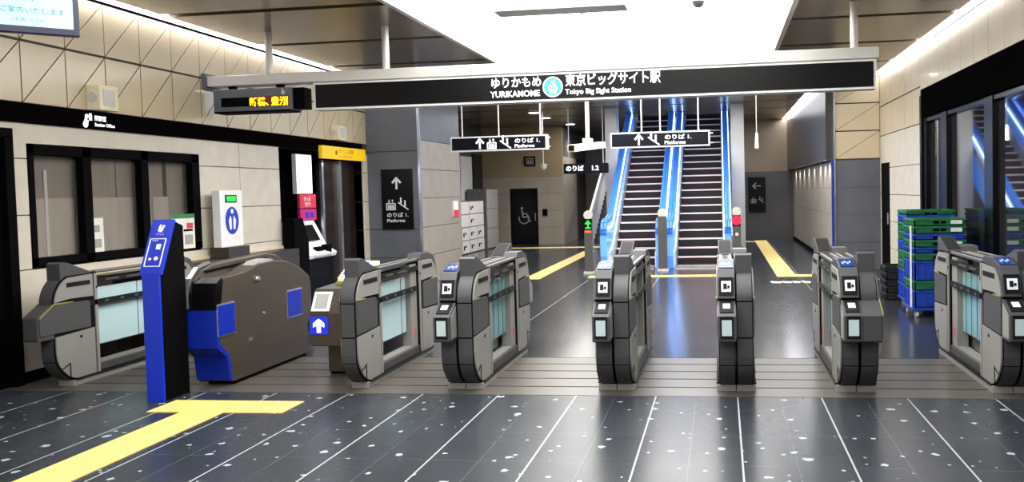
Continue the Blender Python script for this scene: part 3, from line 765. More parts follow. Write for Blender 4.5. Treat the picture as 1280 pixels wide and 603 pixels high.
def art_parts(t, o, xa, xl, xe, xt):
    m = MB(); arrow(m, xa, .125, .085, o); m.build('arrow', M['txt'], t)
    if xl: m = MB(); lift_icon(m, xl, .10, .07, o); m.build('lift_symbol', M['txt'], t)
    m = MB(); esc_icon(m, xe, .10, .09, o); m.build('escalator_symbol', M['txt'], t)
    m = MB(); m.text('のりば 1.', xt, .125, .085, o, UX, UZ, .002, width=.42, bold=.012); m.build('lettering', M['txt'], t)
    m = MB(); m.text('Platforms', xt, .045, .075, o, UX, UZ, .002, width=.33, bold=.012); m.build('lettering', M['txt'], t)
def art1(t, o): art_parts(t, o, .50, .70, .93, 1.08)
def art2(t, o): art_parts(t, o, .46, None, .70, .87)
plat_sign('hanging black platform sign with arrow, lift and escalator symbols, left of the security camera', -4.42, -2.80, 14, 2.245, 2.49, (-4.24, -3.62, -2.92), art1)
plat_sign('hanging black platform sign with an arrow and text, in front of the escalators', -1.76, -.17, 14, 2.225, 2.475, (-1.26, -.96, -.35), art2)
t = thing('small_sign', 'small lit blue and white hanging sign beyond the security camera', 'sign', (-3.1, 20, 1.95))
MB().box(-3.62, -2.58, 20, 20.12, 1.96, 2.19).build('sign_case', M['sign_navy'], t)
MB().box(-3.60, -2.60, 19.992, 20.0, 1.98, 2.17).build('sign_face', M['sign_navy'], t)
m = MB(); m.text('のりば', -3.57, 2.03, .14, (0, 19.991, 0), UX, UZ, .002, bold=.03); m.build('lettering', M['txt'], t)
m = MB(); m.text('1.2', -2.98, 2.03, .15, (0, 19.991, 0), UX, UZ, .002, bold=.03); m.build('lettering', M['txt'], t)
for x in (-3.5, -2.7): MB().tube((x, 20.06, 2.18), (x, 20.06, CEIL+.01), .012, 10).build('hanger_rod', M['beam'], t)
# security camera
t = thing('security_camera', 'cream security camera on a ceiling stem between the two platform signs', 'camera', (-2.28, 15, 2.3))
MB().box(-2.31, -2.25, 14.97, 15.03, 2.42, CEIL+.01).build('ceiling_stem', M['cameo'], t)
MB().box(-2.36, -2.20, 14.92, 15.08, 2.36, 2.46).build('mount_block', M['cameo'], t)
b = MB().hull([(-2.58, 14.66, 2.22), (-2.44, 14.66, 2.22), (-2.44, 14.66, 2.34), (-2.58, 14.66, 2.34)], [(-2.1, 15.1, 2.29), (-1.98, 15.1, 2.29), (-1.98, 15.1, 2.40), (-2.1, 15.1, 2.40)])
cb = b.build('camera_body', M['cameo'], t, bevel=.008)
MB().box(-2.56, -2.46, 14.64, 14.665, 2.24, 2.33).build('lens', M['black'], cb)
# dome lamp/camera near the toilet door
t = thing('dome_camera', 'white dome camera hanging on a rod before the far left wall', 'camera', (-4.3, 21, 2.1))
MB().tube((-4.3, 21, 2.2), (-4.3, 21, CEIL+.01), .014, 10).build('hanger_rod', M['beam'], t)
MB().ball((-4.3, 21, 2.16), .075).build('dome', M['white'], t)
MB().tube((-4.3, 21, 2.16), (-4.3, 21, 2.24), .085, 18).build('collar', M['beam'], t)
t = thing('pendant_lamp', 'white slim pendant lamp hanging before the right corridor', 'lamp', (.68, 17, 2.1))
MB().tube((.68, 17, 2.55), (.68, 17, CEIL+.01), .008, 8).build('cord', M['beam'], t)
MB().tube((.68, 17, 2.3), (.68, 17, 2.58), .03, 12, .018).build('lamp_shade', M['lamp'], t)

# TV
t = thing('wall_monitor', 'hanging monitor with lit pale blue screen in the upper left corner', 'monitor', (-4.6, 4.9, 2.66))
dv = Vector((-.72, -.70, 0)).normalized(); nv = Vector((dv.y, -dv.x, 0)); 
if nv.y > 0: nv = -nv
u = -dv; o0 = Vector((-4.205, 5.33, 2.655))
b = MB(); b.poly([(-1.15, 0), (0, 0), (0, .66), (-1.15, .66)], o0-nv*.06, u, UZ, .06); b.build('monitor_case', M['tv_frame'], t, bevel=.006)
b = MB(); b.poly([(-1.11, .045), (-.035, .045), (-.035, .62), (-1.11, .62)], o0, u, UZ, .004); sc = b.build('screen', M['tv'], t)
b = MB(); oo = o0+nv*.003
for k, (zz, s, tx) in enumerate(((.21, .05, 'のりば案内'), (.13, .045, 'ご案内いたします'), (.075, .026, 'ご利用ください'))): b.text(tx, -.50+.06*k, zz, s, oo, u, UZ, .003)
for k in range(3): b.disc(-.48+.13*k, .30, .03, oo, u, UZ, .003)
b.build('screen_text', M['tv_ink'], sc)
c = o0+u*(-.57)-nv*.03
MB().tube((c.x, c.y, 3.30), (c.x, c.y, CEIL+.09), .03).build('hanger_post', M['black_matt'], t)

# loudspeakers on the cream wall
for y, zb, zt, lb in ((7.78, 2.44, 2.68, 'cream wall loudspeaker above the black fascia over the office window'), (13.05, 2.44, 2.66, 'cream wall loudspeaker above the yellow sign')):
    t = thing('wall_speaker', lb, 'loudspeaker', (XL+.06, y, zb), 'cream wall loudspeakers')
    MB().box(XL+.0, XL+.14, y-.13, y+.13, zb, zt).build('speaker_case', M['cameo'], t, bevel=.008)
    MB().tube((XL+.06, y-.135, (zb+zt)/2), (XL+.06, y-.128, (zb+zt)/2), .05).rect(-.08, .08, -.08, .08, (XL+.14, y, (zb+zt)/2), UY, UZ, .004).build('speaker_grille', M['beam'], t)
# fascia lettering
t = thing('office_sign', 'white pictogram and small lettering on the black fascia over the office window', 'sign', (XL+.035, 7.7, 2.27))
o = (XL+.031, 0, 0)
b = MB(); b.disc(7.60, 2.375, .022, o, UY, UZ, .004).seg((7.575, 2.29), (7.60, 2.345), .05, o, UY, UZ, .004).disc(7.58, 2.30, .032, o, UY, UZ, .004).disc(7.65, 2.39, .018, o, UY, UZ, .004).seg((7.65, 2.34), (7.65, 2.385), .035, o, UY, UZ, .004)
b.build('pictogram', M['txt'], t)
b = MB(); b.text('駅務室', 7.70, 2.345, .055, o, UY, UZ, .004, bold=.02).text('Station Office', 7.70, 2.29, .045, o, UY, UZ, .004, width=.28, bold=.02); b.build('lettering', M['txt'], t)
# posters in the window
def sheet(name, label, x, y0, y1, z0, z1, m, marks):
    t = thing(name, label, 'poster', (x, (y0+y1)/2, z0))
    MB().box(x, x+.006, y0, y1, z0, z1).build('sheet', m, t)
    for mm, a0, a1, c0, c1 in marks:
        MB().box(x+.005, x+.009, y0+(y1-y0)*a0, y0+(y1-y0)*a1, z0+(z1-z0)*c0, z0+(z1-z0)*c1).build('print', M[mm], t)
sheet('notice_sheet', 'white paper notice with grey print taped inside the middle window pane', XL-.062, 7.68, 7.87, 1.06, 1.40, M['paper'], (('p_grey', .3, .7, .6, .8), ('p_grey', .2, .5, .15, .4), ('p_grey', .55, .8, .15, .4)))
sheet('colour_poster', 'coloured poster with a green heading behind the totem in the window', XL+.0121, 8.84, 9.26, 1.01, 1.40, M['paper'], (('p_green', 0, 1, .88, 1), ('p_blue', .08, .4, .66, .72), ('p_red', .65, .92, .58, .74), ('black_matt', .5, .9, .5, .56), ('yellow_sign', .1, .45, .36, .44), ('p_grey', .1, .45, .12, .3), ('p_grey', .55, .9, .12, .4)))

# white IC card panel on the counter
t = thing('card_charger_panel', 'white upright panel with blue round emblem and green display on the counter', 'panel', (-5.82, 9.72, .9))
bs = MB().box(-5.95, -5.72, 9.50, 9.96, .866, .99).build('panel_foot', M['brown_dark'], t)
pb = MB().box(-5.90, -5.80, 9.49, 9.97, .99, 1.66).build('panel_board', M['white'], t, bevel=.008)
MB().box(-5.803, -5.794, 9.60, 9.84, 1.515, 1.605).build('display_bezel', M['gate_black'], pb)
MB().box(-5.796, -5.79, 9.625, 9.815, 1.53, 1.59).build('green_display', M['green'], pb)
o = (-5.80, 9.73, 1.30)
MB().disc(0, 0, .165, o, UY, UZ, .004, sx=.85).build('blue_emblem', M['blue'], pb)
b = MB(); b.disc(0, .11, .03, o, UY, UZ, .007)
for s in (-1, 1): b.poly([(s*.018, -.10), (s*.055, -.11), (s*.08, .0), (s*.04, .06), (s*.018, .02)], o, UY, UZ, .007)
b.build('emblem_figures', M['txt_plain'], pb)
MB().box(-5.803, -5.797, 9.78, 9.94, 1.03, 1.11).build('small_label', M['paper'], pb)

# ------------------------------------------------------------------ fare machine bay
t = thing('partition_panel', 'black upright partition panel between the office wall and the fare machine', 'partition', (-5.8, 11.36, 0))
MB().px([(11.26, 0), (11.26, 1.27), (11.5, 1.27), (11.66, .95), (11.66, 0)], -5.98, -5.80).build('partition_board', M['black_matt'], t)
MB().box(-5.99, -5.79, 11.25, 11.67, 0, .04).build('partition_foot', M['black'], t)
t = thing('fare_adjustment_machine', 'white fare machine with dark screen in the black wall bay', 'ticket machine', (-6.1, 12.2, 0))
MB().box(-6.5, -5.95, 11.72, 12.75, 0, .66).build('machine_base', M['black'], t)
MB().py([(-6.45, .66), (-5.88, .66), (-5.86, .72), (-6.02, .82), (-6.22, 1.2), (-6.45, 1.2)], 11.80, 12.70).build('machine_body', M['white'], t, bevel=.01)
MB().poly([(-.20, -.13), (.20, -.13), (.20, .13), (-.20, .13)], (-6.11, 12.32, 1.02), UY, Vector((-.2, 0, .38)).normalized(), .012).build('machine_screen', M['black'], t)
MB().poly([(-.10, -.10), (.10, -.10), (.10, .10), (-.10, .10)], (-6.10, 11.93, 1.0), UY, Vector((-.2, 0, .38)).normalized(), .012).build('blue_panel', M['p_blue'], t)
b = MB(); b.box(-5.98, -5.90, 12.15, 12.35, .76, .82).box(-5.98, -5.89, 12.42, 12.58, .74, .84).tube((-5.92, 12.5, .72), (-5.87, 12.5, .72), .04); b.build('coin_unit', M['black_matt'], t)
MB().box(-5.95, -5.87, 11.95, 12.5, .665, .70).build('tray', M['p_grey'], t)
for lb, z0, z1, m, nm in (('red poster above the fare machine', 1.40, 1.60, 'p_red', 'red_poster'), ('magenta poster just above the fare machine, below the red one', 1.22, 1.385, 'p_mag', 'magenta_poster')):
    t = thing(nm, lb, 'poster', (-6.0, 11.9, z0))
    MB().box(-6.04, -6.0, 11.84, 12.34, z0, z1).build('sheet', M[m], t)
    b = MB()
    if z0 > 1.3: b.text('きっぷ', 11.95, z0+.11, .07, (-6.0, 0, 0), UY, UZ, .003, bold=.02).text('精算機', 11.98, z0+.03, .06, (-6.0, 0, 0), UY, UZ, .003, bold=.02)
    else: b.disc(12.04, z0+.08, .05, (-6.0, 0, 0), UY, UZ, .003).rect(12.14, 12.24, z0+.04, z0+.12, (-6.0, 0, 0), UY, UZ, .003)
    b.build('print', M['txt_plain'] if z0 > 1.3 else M['blue'], t)
t = thing('lit_panel', 'bright white lit panel above the red poster', 'light panel', (-6.0, 11.86, 1.61))
MB().box(-6.06, -6.0, 11.76, 12.24, 1.61, 2.18).build('panel_case', M['white'], t)
MB().box(-6.001, -5.994, 11.78, 12.22, 1.62, 2.16).build('lit_face', mat('lit_white_panel', (240, 240, 255), .4, emit=(235, 235, 255), es=2.2), t)
t = thing('yellow_sign', 'long yellow sign over the fare machine bay', 'sign', (-5.96, 13.3, 2.14))
MB().box(-6.0+.012, -5.93, 12.46, 14.07, 2.14, 2.335).build('sign_board', M['yellow_sign'], t)
b = MB(); o = (-5.93, 0, 0); b.disc(12.95, 2.24, .04, o, UY, UZ, .002); bm_ = mat('sign_brown', (150, 105, 10), .5); b.build('round_mark', bm_, t)
b = MB(); b.text('のりこし精算', 13.03, 2.24, .075, o, UY, UZ, .002, width=.55); b.build('lettering', bm_, t)
b = MB(); b.text('Fare Adjustment', 13.03, 2.175, .05, o, UY, UZ, .002, width=.5); b.build('lettering', bm_, t)
t = thing('bay_door', 'black double door panel with bright metal strip beside the fare machine', 'door', (-6.1, 13.4, 0))
MB().box(-6.2, -6.14, 12.78, 14.06, 0, 2.13).build('door_leaf', mat('dark_bronze_door', (34, 27, 25), .25, 0, .1, 2, spec=.3), t)
MB().box(-6.145, -6.09, 13.38, 13.46, 0, 2.13).build('metal_strip', M['steel'], t)
MB().box(-6.145, -6.10, 12.78, 12.84, 0, 2.13).build('door_edge', M['steel'], t)

# column sign
t = thing('column_sign', 'tall black sign with white arrow, lift and escalator symbols on the grey column', 'sign', (-5.48, 14.28, .97))
MB().box(-5.75, -5.205, 14.27, 14.30, .975, 2.0).build('sign_board', M['sign_black'], t)
o = (-5.48, 14.269, 0)
b = MB(); arrow(b, 0, 1.76, .10, o); b.build('arrow', M['txt_plain'], t)
b = MB(); lift_icon(b, -.11, 1.38, .075, o); b.build('lift_symbol', M['txt_plain'], t)
b = MB(); esc_icon(b, .11, 1.37, .09, o); b.build('escalator_symbol', M['txt_plain'], t)
b = MB(); b.text('のりば 1.', -.19, 1.19, .085, o, UX, UZ, .002, width=.38, bold=.012); b.build('lettering', M['txt_plain'], t)
b = MB(); b.text('Platforms', -.19, 1.10, .075, o, UX, UZ, .002, width=.32, bold=.012); b.build('lettering', M['txt_plain'], t)
t = thing('corridor_sign', 'tall black sign with pale arrow at the end of the right corridor', 'sign', (1.02, 25.98, .8))
MB().box(.77, 1.27, 25.96, 25.99, .80, 1.84).build('sign_board', M['sign_black'], t)
o = (1.02, 25.958, 0); b = MB()
b.seg((-.12, 1.58), (.12, 1.58), .03, o, UX, UZ, .002).seg((-.12, 1.58), (-.02, 1.67), .03, o, UX, UZ, .002).seg((-.12, 1.58), (-.02, 1.49), .03, o, UX, UZ, .002)
lift_icon(b, -.10, 1.15, .07, o); esc_icon(b, .12, 1.14, .08, o); b.build('sign_lettering', M['p_grey'], t)

# fire extinguisher-ish red label on the column side
t = thing('column_notice', 'small white and red notice on the right side of the column', 'notice', (-5.06, 16.2, 1.1))
MB().box(-5.07, -5.045, 16.05, 16.35, 1.12, 1.42).build('sheet', M['paper'], t)
MB().box(-5.046, -5.04, 16.05, 16.35, 1.12, 1.25).build('red_stripe', M['p_red'], t)

# ------------------------------------------------------------------ lockers
t = thing('coin_lockers', 'white coin locker block with handles beside the grey column', 'lockers', (-6.75, 22, 0))
MB().box(-7.0, -6.52, 20.6, 23.4, 0, 1.36).build('locker_case', M['locker_body'], t)
for i in range(4):
    n = 2 if i >= 2 else 4
    for j in range(n):
        y0 = 20.6+j*2.8/n
        d = MB().box(-6.525, -6.50, y0+.03, y0+2.8/n-.03, i*.335+.03, (i+1)*.335+.005).build('locker_door', M['locker'], t)
        MB().box(-6.50, -6.485, y0+.12, y0+.18, i*.335+.12, i*.335+.22).build('lock', M['black_matt'], d)
        MB().tube((-6.50, y0+.3, i*.335+.2), (-6.485, y0+.3, i*.335+.2), .03).build('number_disc', M['black_matt'], d)
t = thing('tall_cabinet', 'tall pale cabinet with narrow vertical doors beyond the white coin lockers', 'cabinet', (-6.7, 24.1, 0))
MB().box(-7.0, -6.45, 23.5, 24.7, 0, 1.68).build('cabinet_case', M['locker_body'], t)
for j in range(5): 
    for q in range(3): MB().box(-6.452, -6.43, 23.52+j*.235, 23.74+j*.235, .03+q*.55, .56+q*.55).build('cabinet_door', M['locker_g'], t)

# ------------------------------------------------------------------ escalators
ES = 17.9; RISE, RUN = .17, .17/math.tan(math.radians(30)); T30 = math.tan(math.radians(30))
def escalator(x0, x1, label, outer):
    t = thing('escalator', label, 'escalator', ((x0+x1)/2, 17.4, 0), 'two escalators side by side')
    for i in range(24):
        y = ES+i*RUN
        b = MB()
        b.use(M['step']).box(x0+.006, x1-.006, y, y+RUN+.02, max(0, i*RISE-.12), (i+1)*RISE-.012)
        for q in range(18):
            xx = x0+.02+q*(x1-x0-.04)/18
            b.box(xx, xx+.02, y-.006, y+.002, i*RISE+.01, (i+1)*RISE-.03)
        b.use(M['nose']).box(x0+.006, x1-.006, y-.014, y+.03, (i+1)*RISE-.032, (i+1)*RISE)
        b.build('step', None, t)
    b = MB(); b.use(M['steel']).box(x0, x1, 16.9, 17.45, 0, .02).use(M['yellow_tact']).box(x0, x1, 17.42, 17.47, 0, .024).use(M['step']).box(x0, x1, 17.45, 17.92, 0, .015)
    b.build('comb_plate', None, t)
    top = ES+24*RUN
    def lane(off): # offset line above the step pitch
        return [(17.55, off), (17.9, off+.04), (18.2, off+.17*.8)], [(top, (top-ES)*T30+off)]
    for side, xa, xb in (('l', x0-.20, x0-.01), ('r', x1+.01, x1+.20)):
        sx = 1 if side == 'l' else -1
        inn = x0 if side == 'l' else x1
        zt = (top-ES)*T30
        # balustrade body
        b = MB(); b.px([(17.15, 0), (17.05, .25), (17.05, .70), (17.12, .84), (17.30, .90), (17.7, .90), (18.1, .98), (top, zt+.88), (top, zt-.3), (18.4, 0)], xa+.03, xb-.03)
        bl = b.build('balustrade', M['esc_blue'], t)
        b = MB(); b.px([(17.25, 0), (17.2, .30), (17.6, .36), (17.95, .46), (top, zt+.42), (top, zt-.1), (18.4, 0)], *( (xb-.032, xb) if side == 'l' else (xa, xa+.032)))
        b.build('skirt_panel', M['skirt'], t)
        b = MB(); b.px([(17.25, .0), (17.2, .3), (17.2, .62), (17.65, .66), (18.0, .74), (top, zt+.66), (top, zt+.45), (17.95, .50), (17.5, .36), (17.35, 0)], *((xa-.004, xa+.032) if side == 'l' else (xb-.032, xb+.004)))
        b.build('outer_panel', M['steel'], t)
        # lit strip under the handrail
        b = MB(); b.px([(17.3, .83), (17.7, .83), (18.1, .90), (top, zt+.80), (top, zt+.74), (18.1, .84), (17.7, .77), (17.3, .77)], xa+.022, xb-.022)
        b.build('light_strip', M['esc_led'], t)
        # handrail
        pts = [(17.25, .62), (17.04, .70), (17.03, .78), (17.10, .90), (17.30, .955), (17.7, .955), (18.1, 1.035), (top, zt+.935)]
        b = MB()
        for p, q in zip(pts[:-1], pts[1:]):
            for xx in ((xa+xb)/2-.03, (xa+xb)/2+.03): b.tube((xx, p[0], p[1]), (xx, q[0], q[1]), .035, 10)
        b.build('handrail', M['handrail'], t)
    return t
escalator(-2.22, -1.34, 'left escalator with dark steps and blue balustrades, nearest the green light post', 0)
escalator(-.92, .00, 'right escalator with dark steps and blue balustrades, nearest the red light post', 1)
for x0, x1, lb in ((-2.74, -2.46, 'grey metal column at the left side of the left escalator'), (.24, .54, 'grey metal column at the right side of the right escalator')):
    c = MB().box(x0, x1, 20.8, 21.3, 0, CEIL); struct(c.build('trim_4' if x0 < 0 else 'trim_5', M['beam']))
def guide_post(x, y, h, w, label, lit):
    t = thing('guide_post', label, 'post', (x, y, 0), 'grey escalator guide posts')
    MB().box(x-w, x+w, y-.06, y+.06, 0, h-.16 if lit else h-.06).build('post_body', M['slate'], t, bevel=.008)
    MB().box(x-w-.02, x+w+.02, y-.09, y+.09, 0, .04).build('post_foot', M['beam'], t)
    MB().tube((x, y-.03, h), (x, y+.03, h), .085, 24).build('top_disc', M['beam'], t)
    if lit:
        p = MB().box(x-w*.95, x+w*.95, y-.062, y+.05, h-.28, h-.07).build('signal_head', M['black'], t)
        o = (x, y-.063, h-.17); b = MB()
        if lit == 'green': b.seg((0, -.07), (0, .05), .03, o, UX, UZ, .004).seg((-.05, .0), (.005, .065), .028, o, UX, UZ, .004).seg((.05, .0), (-.005, .065), .028, o, UX, UZ, .004).rect(-.05, .05, -.085, -.06, o, UX, UZ, .004)
        else: b.disc(0, .0, .09, o, UX, UZ, .004); 
        b.build('lit_signal', M[lit], p)
        if lit == 'green': MB().rect(-.06, .06, -.16, -.12, o, UX, UZ, .004).build('orange_label', M['orange'], p)
        else: MB().rect(-.055, .055, -.015, .015, o, UX, UZ, .008).build('white_bar', M['p_mag'], p); MB().disc(0, -.26, .03, o, UX, UZ, .004).build('white_label', M['paper'], p)
    return t
guide_post(-2.49, 16.2, 1.10, .075, 'grey escalator guide post with a green lit arrow', 'green')
guide_post(-1.13, 16.6, 1.10, .085, 'plain grey escalator guide post between the two escalators', None)
guide_post(.27, 16.7, 1.10, .075, 'grey escalator guide post with a red lit no-entry signal', 'red')

# distant stair flight left of the escalators
t = thing('staircase', 'dim staircase with a pale slanted railing beyond the green light post', 'staircase', (-3.6, 26, 0))
for i in range(14): MB().box(-3.7, -2.7, 25.6+i*.29, 25.6+i*.29+.31, max(0, i*.15-.15), (i+1)*.15).build('stair_step', M['slate'], t)
b = MB().px([(24.9, .68), (25.1, .68), (29.4, 2.76), (29.4, 2.88), (24.9, .80)], -3.84, -3.78); b.px([(24.9, 0), (24.97, 0), (24.97, .8), (24.9, .8)], -3.84, -3.78)
for i in range(14): b.box(-3.83, -3.79, 25.1+i*.28, 25.15+i*.28, max(0, i*.14-.3), .72+i*.136)
b.build('railing', M['locker'], t)

# ------------------------------------------------------------------ crates
def crate(name, label, x0, x1, y0, y1, z0, z1, m, group, tagged=True):
    t = thing(name, label, 'crate', ((x0+x1)/2, (y0+y1)/2, z0), group)
    w = .014
    b = MB(); b.box(x0+.012, x1-.012, y0+.012, y1-.012, z0, z0+.012)
    b.box(x0+.012, x1-.012, y0+.012, y0+.012+w, z0, z1).box(x0+.012, x1-.012, y1-.012-w, y1-.012, z0, z1).box(x0+.012, x0+.012+w, y0+.012, y1-.012, z0, z1).box(x1-.012-w, x1-.012, y0+.012, y1-.012, z0, z1)
    for k in range(7):
        xx = x0+.03+k*(x1-x0-.07)/6; b.box(xx, xx+.012, y0+.003, y0+.013, z0+.01, z1-.01)
        yy = y0+.03+k*(y1-y0-.07)/6; b.box(x0+.003, x0+.013, yy, yy+.012, z0+.01, z1-.01)
    b.build('crate_shell', m, t)
    b = MB(); h = .022
    b.box(x0, x1, y0, y0+.03, z1-h, z1).box(x0, x1, y1-.03, y1, z1-h, z1).box(x0, x0+.03, y0+.03, y1-.03, z1-h, z1).box(x1-.03, x1, y0+.03, y1-.03, z1-h, z1)
    b.build('crate_rim', m, t)
    MB().box((x0+x1)/2-.07, (x0+x1)/2+.07, y0+.004, y0+.010, z1-h-.035, z1-h-.008).build('hand_slot', M['black_matt'], t)
    if tagged: MB().box(x1-.17, x1-.05, y0-.003, y0+.004, z0+(z1-z0)*.25, z0+(z1-z0)*.75).build('paper_label', M['label'], t)
    return t
def dolly(label, x0, x1, y0, y1):
    t = thing('crate_dolly', label, 'dolly', ((x0+x1)/2, (y0+y1)/2, 0), 'blue dollies under the crate stacks')
    MB().box(x0, x1, y0, y1, .085, .115).build('dolly_deck', M['cr_blue'], t, bevel=.005)
    for x in (x0+.06, x1-.06):
        for y in (y0+.06, y1-.06):
            c = MB().tube((x-.015, y, .036), (x+.015, y, .036), .036, 18).build('caster_wheel', M['beam'], t)
            MB().box(x-.025, x-.018, y-.02, y+.02, .03, .088).box(x+.018, x+.025, y-.02, y+.02, .03, .088).box(x-.025, x+.025, y-.02, y+.02, .075, .088).build('caster_fork', M['steel'], c)
ordn = ['bottom', 'second lowest', 'third lowest', 'fourth lowest', 'fifth lowest', 'sixth lowest', 'seventh lowest', 'eighth lowest', 'ninth lowest', 'top']
dolly('blue wheeled dolly under the front crate stack', 2.15, 2.76, 10.4, 10.98)
dolly('blue wheeled dolly under the rear crate stack', 2.24, 2.82, 11.14, 11.72)
hs = [('b', .20), ('g', .11), ('b', .23), ('g', .085), ('b', .07), ('g', .085), ('b', .07), ('g', .09), ('g', .085)]
z = .115
cn = {'b': 'blue', 'g': 'green'}
names = ['bottom', 'second from the bottom', 'third from the bottom', 'fourth from the bottom', 'middle', 'fourth from the top', 'third from the top', 'second from the top', 'top']
for i, (c, h) in enumerate(hs):
    crate('plastic_crate', '%s plastic crate, %s of the front crate stack' % (cn[c], names[i]), 2.17, 2.75, 10.4, 10.97, z, z+h, M['cr_blue' if c == 'b' else 'cr_green'], 'green and blue crates in the front stack', c == 'g' or i in (0,)); z += h
z = .115
for i, (c, h) in enumerate([('b', .18), ('b', .18), ('g', .12), ('g', .12), ('b', .12), ('g', .12), ('g', .11), ('b', .09), ('g', .06)]):
    crate('plastic_crate', '%s plastic crate, %s of the half-hidden rear stack' % (cn[c], names[i]), 2.24, 2.82, 11.14, 11.71, z, z+h, M['cr_blue' if c == 'b' else 'cr_green'], 'green and blue crates in the rear stack', False); z += h
tag(MB().box(2.155, 2.169, 10.50, 10.53, .115, 1.06).build('strap', M['label']), 'white vertical strap on the left side of the front crate stack', 'strap')
z = 0
for i in range(5):
    crate('black_crate', 'flat black plastic crate, %s of the low black stack' % ['bottom', 'second lowest', 'middle', 'second highest', 'topmost'][i], 2.14+.008*(i % 2), 2.58, 12.0+.01*(i % 3), 12.45, z, z+.09, M['rub'], 'low stack of black crates', False); z += .09

# ------------------------------------------------------------------ tactile paving
def tact(label, polys):
    t = thing('tactile_strip', label, 'tactile paving', (sum(p[0] for p in polys[0])/len(polys[0]), sum(p[1] for p in polys[0])/len(polys[0]), 0), 'yellow tactile floor strips')
    for p in polys: MB().pz(p, 0, .006).build('strip_segment', M['yellow_tact'], t)
tact('yellow T-shaped tactile strip on the near floor beside the blue totem', [[(-4.22, 5.84), (-3.17, 5.86), (-3.17, 6.20), (-4.22, 6.20)], [(-3.95, 3.6), (-3.62, 3.6), (-3.62, 5.85), (-3.95, 5.85)]])
tact('yellow tactile strip running to the distance left of the escalators', [[(-3.55, 15.2), (-3.25, 15.2), (-3.25, 22.2), (-3.55, 22.2)], [(-5.9, 23.6), (-2.9, 23.6), (-2.9, 24.0), (-5.9, 24.0)]])
tact('yellow tactile strip across the floor at the foot of the escalators', [[(-2.4, 15.35), (.24, 15.35), (.24, 15.68), (-2.4, 15.68)]])
tact('yellow L-shaped tactile strip along the right corridor', [[(.92, 15.2), (1.9, 15.2), (1.9, 15.55), (.92, 15.55)], [(.92, 15.55), (1.25, 15.55), (1.25, 25.6), (.92, 25.6)], [(.6, 25.0), (.92, 25.0), (.92, 25.3), (.6, 25.3)]])
b = MB()
for a, c in ((.78, .92), (.96, 1.08), (1.12, 1.22), (1.27, 1.38), (1.45, 1.53)): b.pz([(a, 14.25), (c, 14.2), (c+.02, 14.42), (a-.02, 14.5)], 0, .004)
tag(b.build('floor_marking', mat('worn_white_paint', (190, 192, 190), .6, noise=.25, scale=30)), 'worn broken white marking on the dark floor before the right corridor', 'floor marking')

# ------------------------------------------------------------------ ceiling fittings
for x, y, lb in ((-4.5, 21.0, 'nearest of the round downlights over the left passage'), (-4.55, 22.6, 'middle one of the round downlights over the left passage'), (-4.3, 25.0, 'farthest of the round downlights over the left passage')):
    t = thing('downlight', lb, 'ceiling light', (x, y, CEIL), 'round downlights over the left passage')
    MB().tube((x, y, CEIL-.012), (x, y, CEIL+.002), .16, 24).build('rim', M['beam'], t)
    MB().tube((x, y, CEIL-.016), (x, y, CEIL-.010), .13, 24).build('lamp_face', M['lamp'], t)
for x, lb in ((-1.46, 'small white dome on the luminous ceiling, left one'), (-.21, 'small white dome on the luminous ceiling, right one')):
    t = thing('ceiling_dome', lb, 'ceiling dome', (x, 9.42, CEIL), 'small domes on the luminous ceiling')
    MB().tube((x, 9.42, CEIL+.03), (x, 9.42, CEIL+.10), .075, 20).build('mount', M['beam'], t)
    MB().ball((x, 9.42, CEIL+.03), .065).build('dome', M['gate_mid'], t)
t = thing('ceiling_board', 'grey board hung under the luminous ceiling at the top edge of the photo', 'board', (-1.3, 7.1, 3.02))
MB().box(-1.82, -.74, 7.0, 7.25, 3.03, 3.35).build('board_case', M['white'], t)
for x in (-1.6, -.95): MB().tube((x, 7.12, 3.34), (x, 7.12, CEIL+.10), .015).build('hanger_rod', M['beam'], t)

# ------------------------------------------------------------------ lights
def area(name, loc, size, sizey, power, rot, col=(1, 1, 1)):
    l = bpy.data.lights.new(name, 'AREA'); l.shape = 'RECTANGLE'; l.size = size; l.size_y = sizey; l.energy = power; l.color = col
    o = bpy.data.objects.new(name, l); COL.objects.link(o); o.location = loc; o.rotation_euler = rot; return o
def point(name, loc, p, r=.05, col=(1, 1, 1)):
    l = bpy.data.lights.new(name, 'POINT'); l.energy = p; l.shadow_soft_size = r; l.color = col
    o = bpy.data.objects.new(name, l); COL.objects.link(o); o.location = loc; return o
def spot(name, loc, p, ang, col=(1, 1, 1), blend=.6):
    l = bpy.data.lights.new(name, 'SPOT'); l.energy = p; l.spot_size = math.radians(ang); l.spot_blend = blend; l.color = col; l.shadow_soft_size = .06
    o = bpy.data.objects.new(name, l); COL.objects.link(o); o.location = loc; return o
area('hall_fill_rear', (-1.5, -.5, CEIL-.05), 5, 5, 420, (0, 0, 0))  # fill added behind the camera to brighten the gate fronts, no fitting
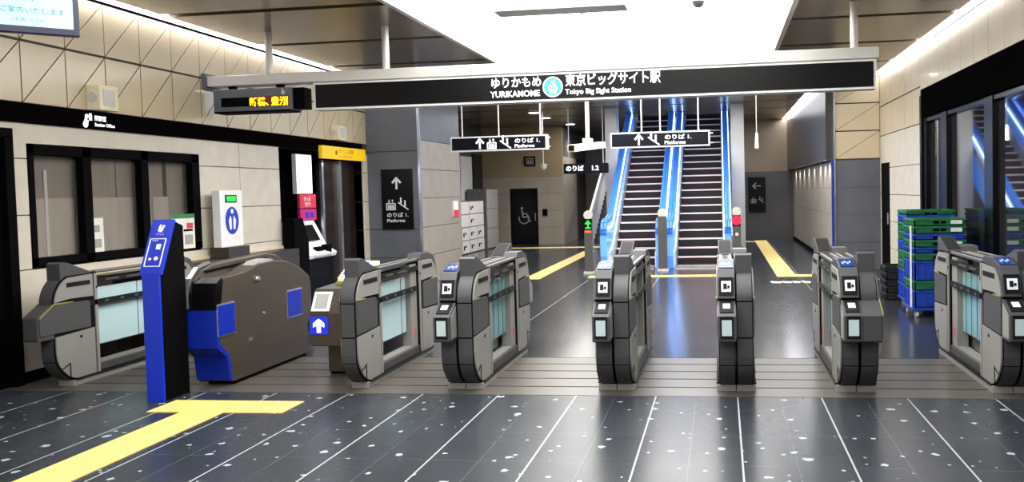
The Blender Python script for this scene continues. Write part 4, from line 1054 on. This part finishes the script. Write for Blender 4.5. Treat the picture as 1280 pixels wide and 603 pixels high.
for x, y, p in ((-4.5, 21.0, 150), (-4.5, 22.6, 130), (-4.15, 26.6, 150)): spot('downlight_lamp', (x, y, CEIL-.05), p, 130)
for y in (17.2, 17.9, 18.8, 20.0, 21.2, 22.4, 23.6, 24.8): spot('corridor_lamp', (XC-.075, y, 2.0), 26, 120, (1, .95, .88))
area('corridor_fill', (1.2, 20, CEIL-.03), .3, 8, 40, (0, 0, 0))  # added fill flush with the ceiling, no fixture modelled, brightens the right corridor
area('passage_fill', (-3.9, 23.5, CEIL-.03), .5, 6, 110, (0, 0, 0), (1, .96, .9))  # invisible fill added to lift the far left walls and lockers
area('bay_light', (-5.75, 12.9, 2.1), .3, 1.2, 8, (0, 0, 0))
area('escalator_light', (-1.1, 26.5, 5.6), 2, 4, 600, (0, 0, 0), (.75, .87, 1))
w = bpy.data.worlds.new('world'); SC.world = w; w.use_nodes = True
w.node_tree.nodes['Background'].inputs[0].default_value = (.8, .85, .9, 1); w.node_tree.nodes['Background'].inputs[1].default_value = .05

# ------------------------------------------------------------------ camera
cam = bpy.data.cameras.new('camera'); co = bpy.data.objects.new('camera', cam); COL.objects.link(co)
f, cx, cy = 1092., 751., 285.
X = Vector((-(-7100-cx)/f, -(427-cy)/f, -1)); Yv = Vector(((902-cx)/f, (235-cy)/f, 1)).normalized()
X = (X-Yv*X.dot(Yv)).normalized(); Z = X.cross(Yv)
if Z.y > 0: Z = -Z
R = Matrix((X, Yv, Z))          # camera (right, down, forward) -> world
rt, dn, fw = R.col[0], R.col[1], R.col[2]
mw = Matrix.Identity(4)
for i in range(3):
    mw[i][0] = rt[i]; mw[i][1] = -dn[i]; mw[i][2] = -fw[i]
mw[2][3] = 1.55
co.matrix_world = mw
cam.sensor_width = 36; cam.lens = f/1280*36
cam.shift_x = -(cx-640)/1280; cam.shift_y = (cy-301.5)/1280
cam.clip_start = .05; cam.clip_end = 200
SC.camera = co
SC.view_settings.view_transform = 'Standard'; SC.view_settings.look = 'None'; SC.view_settings.gamma = 1; SC.view_settings.use_curve_mapping = False
SC.view_settings.exposure = .03
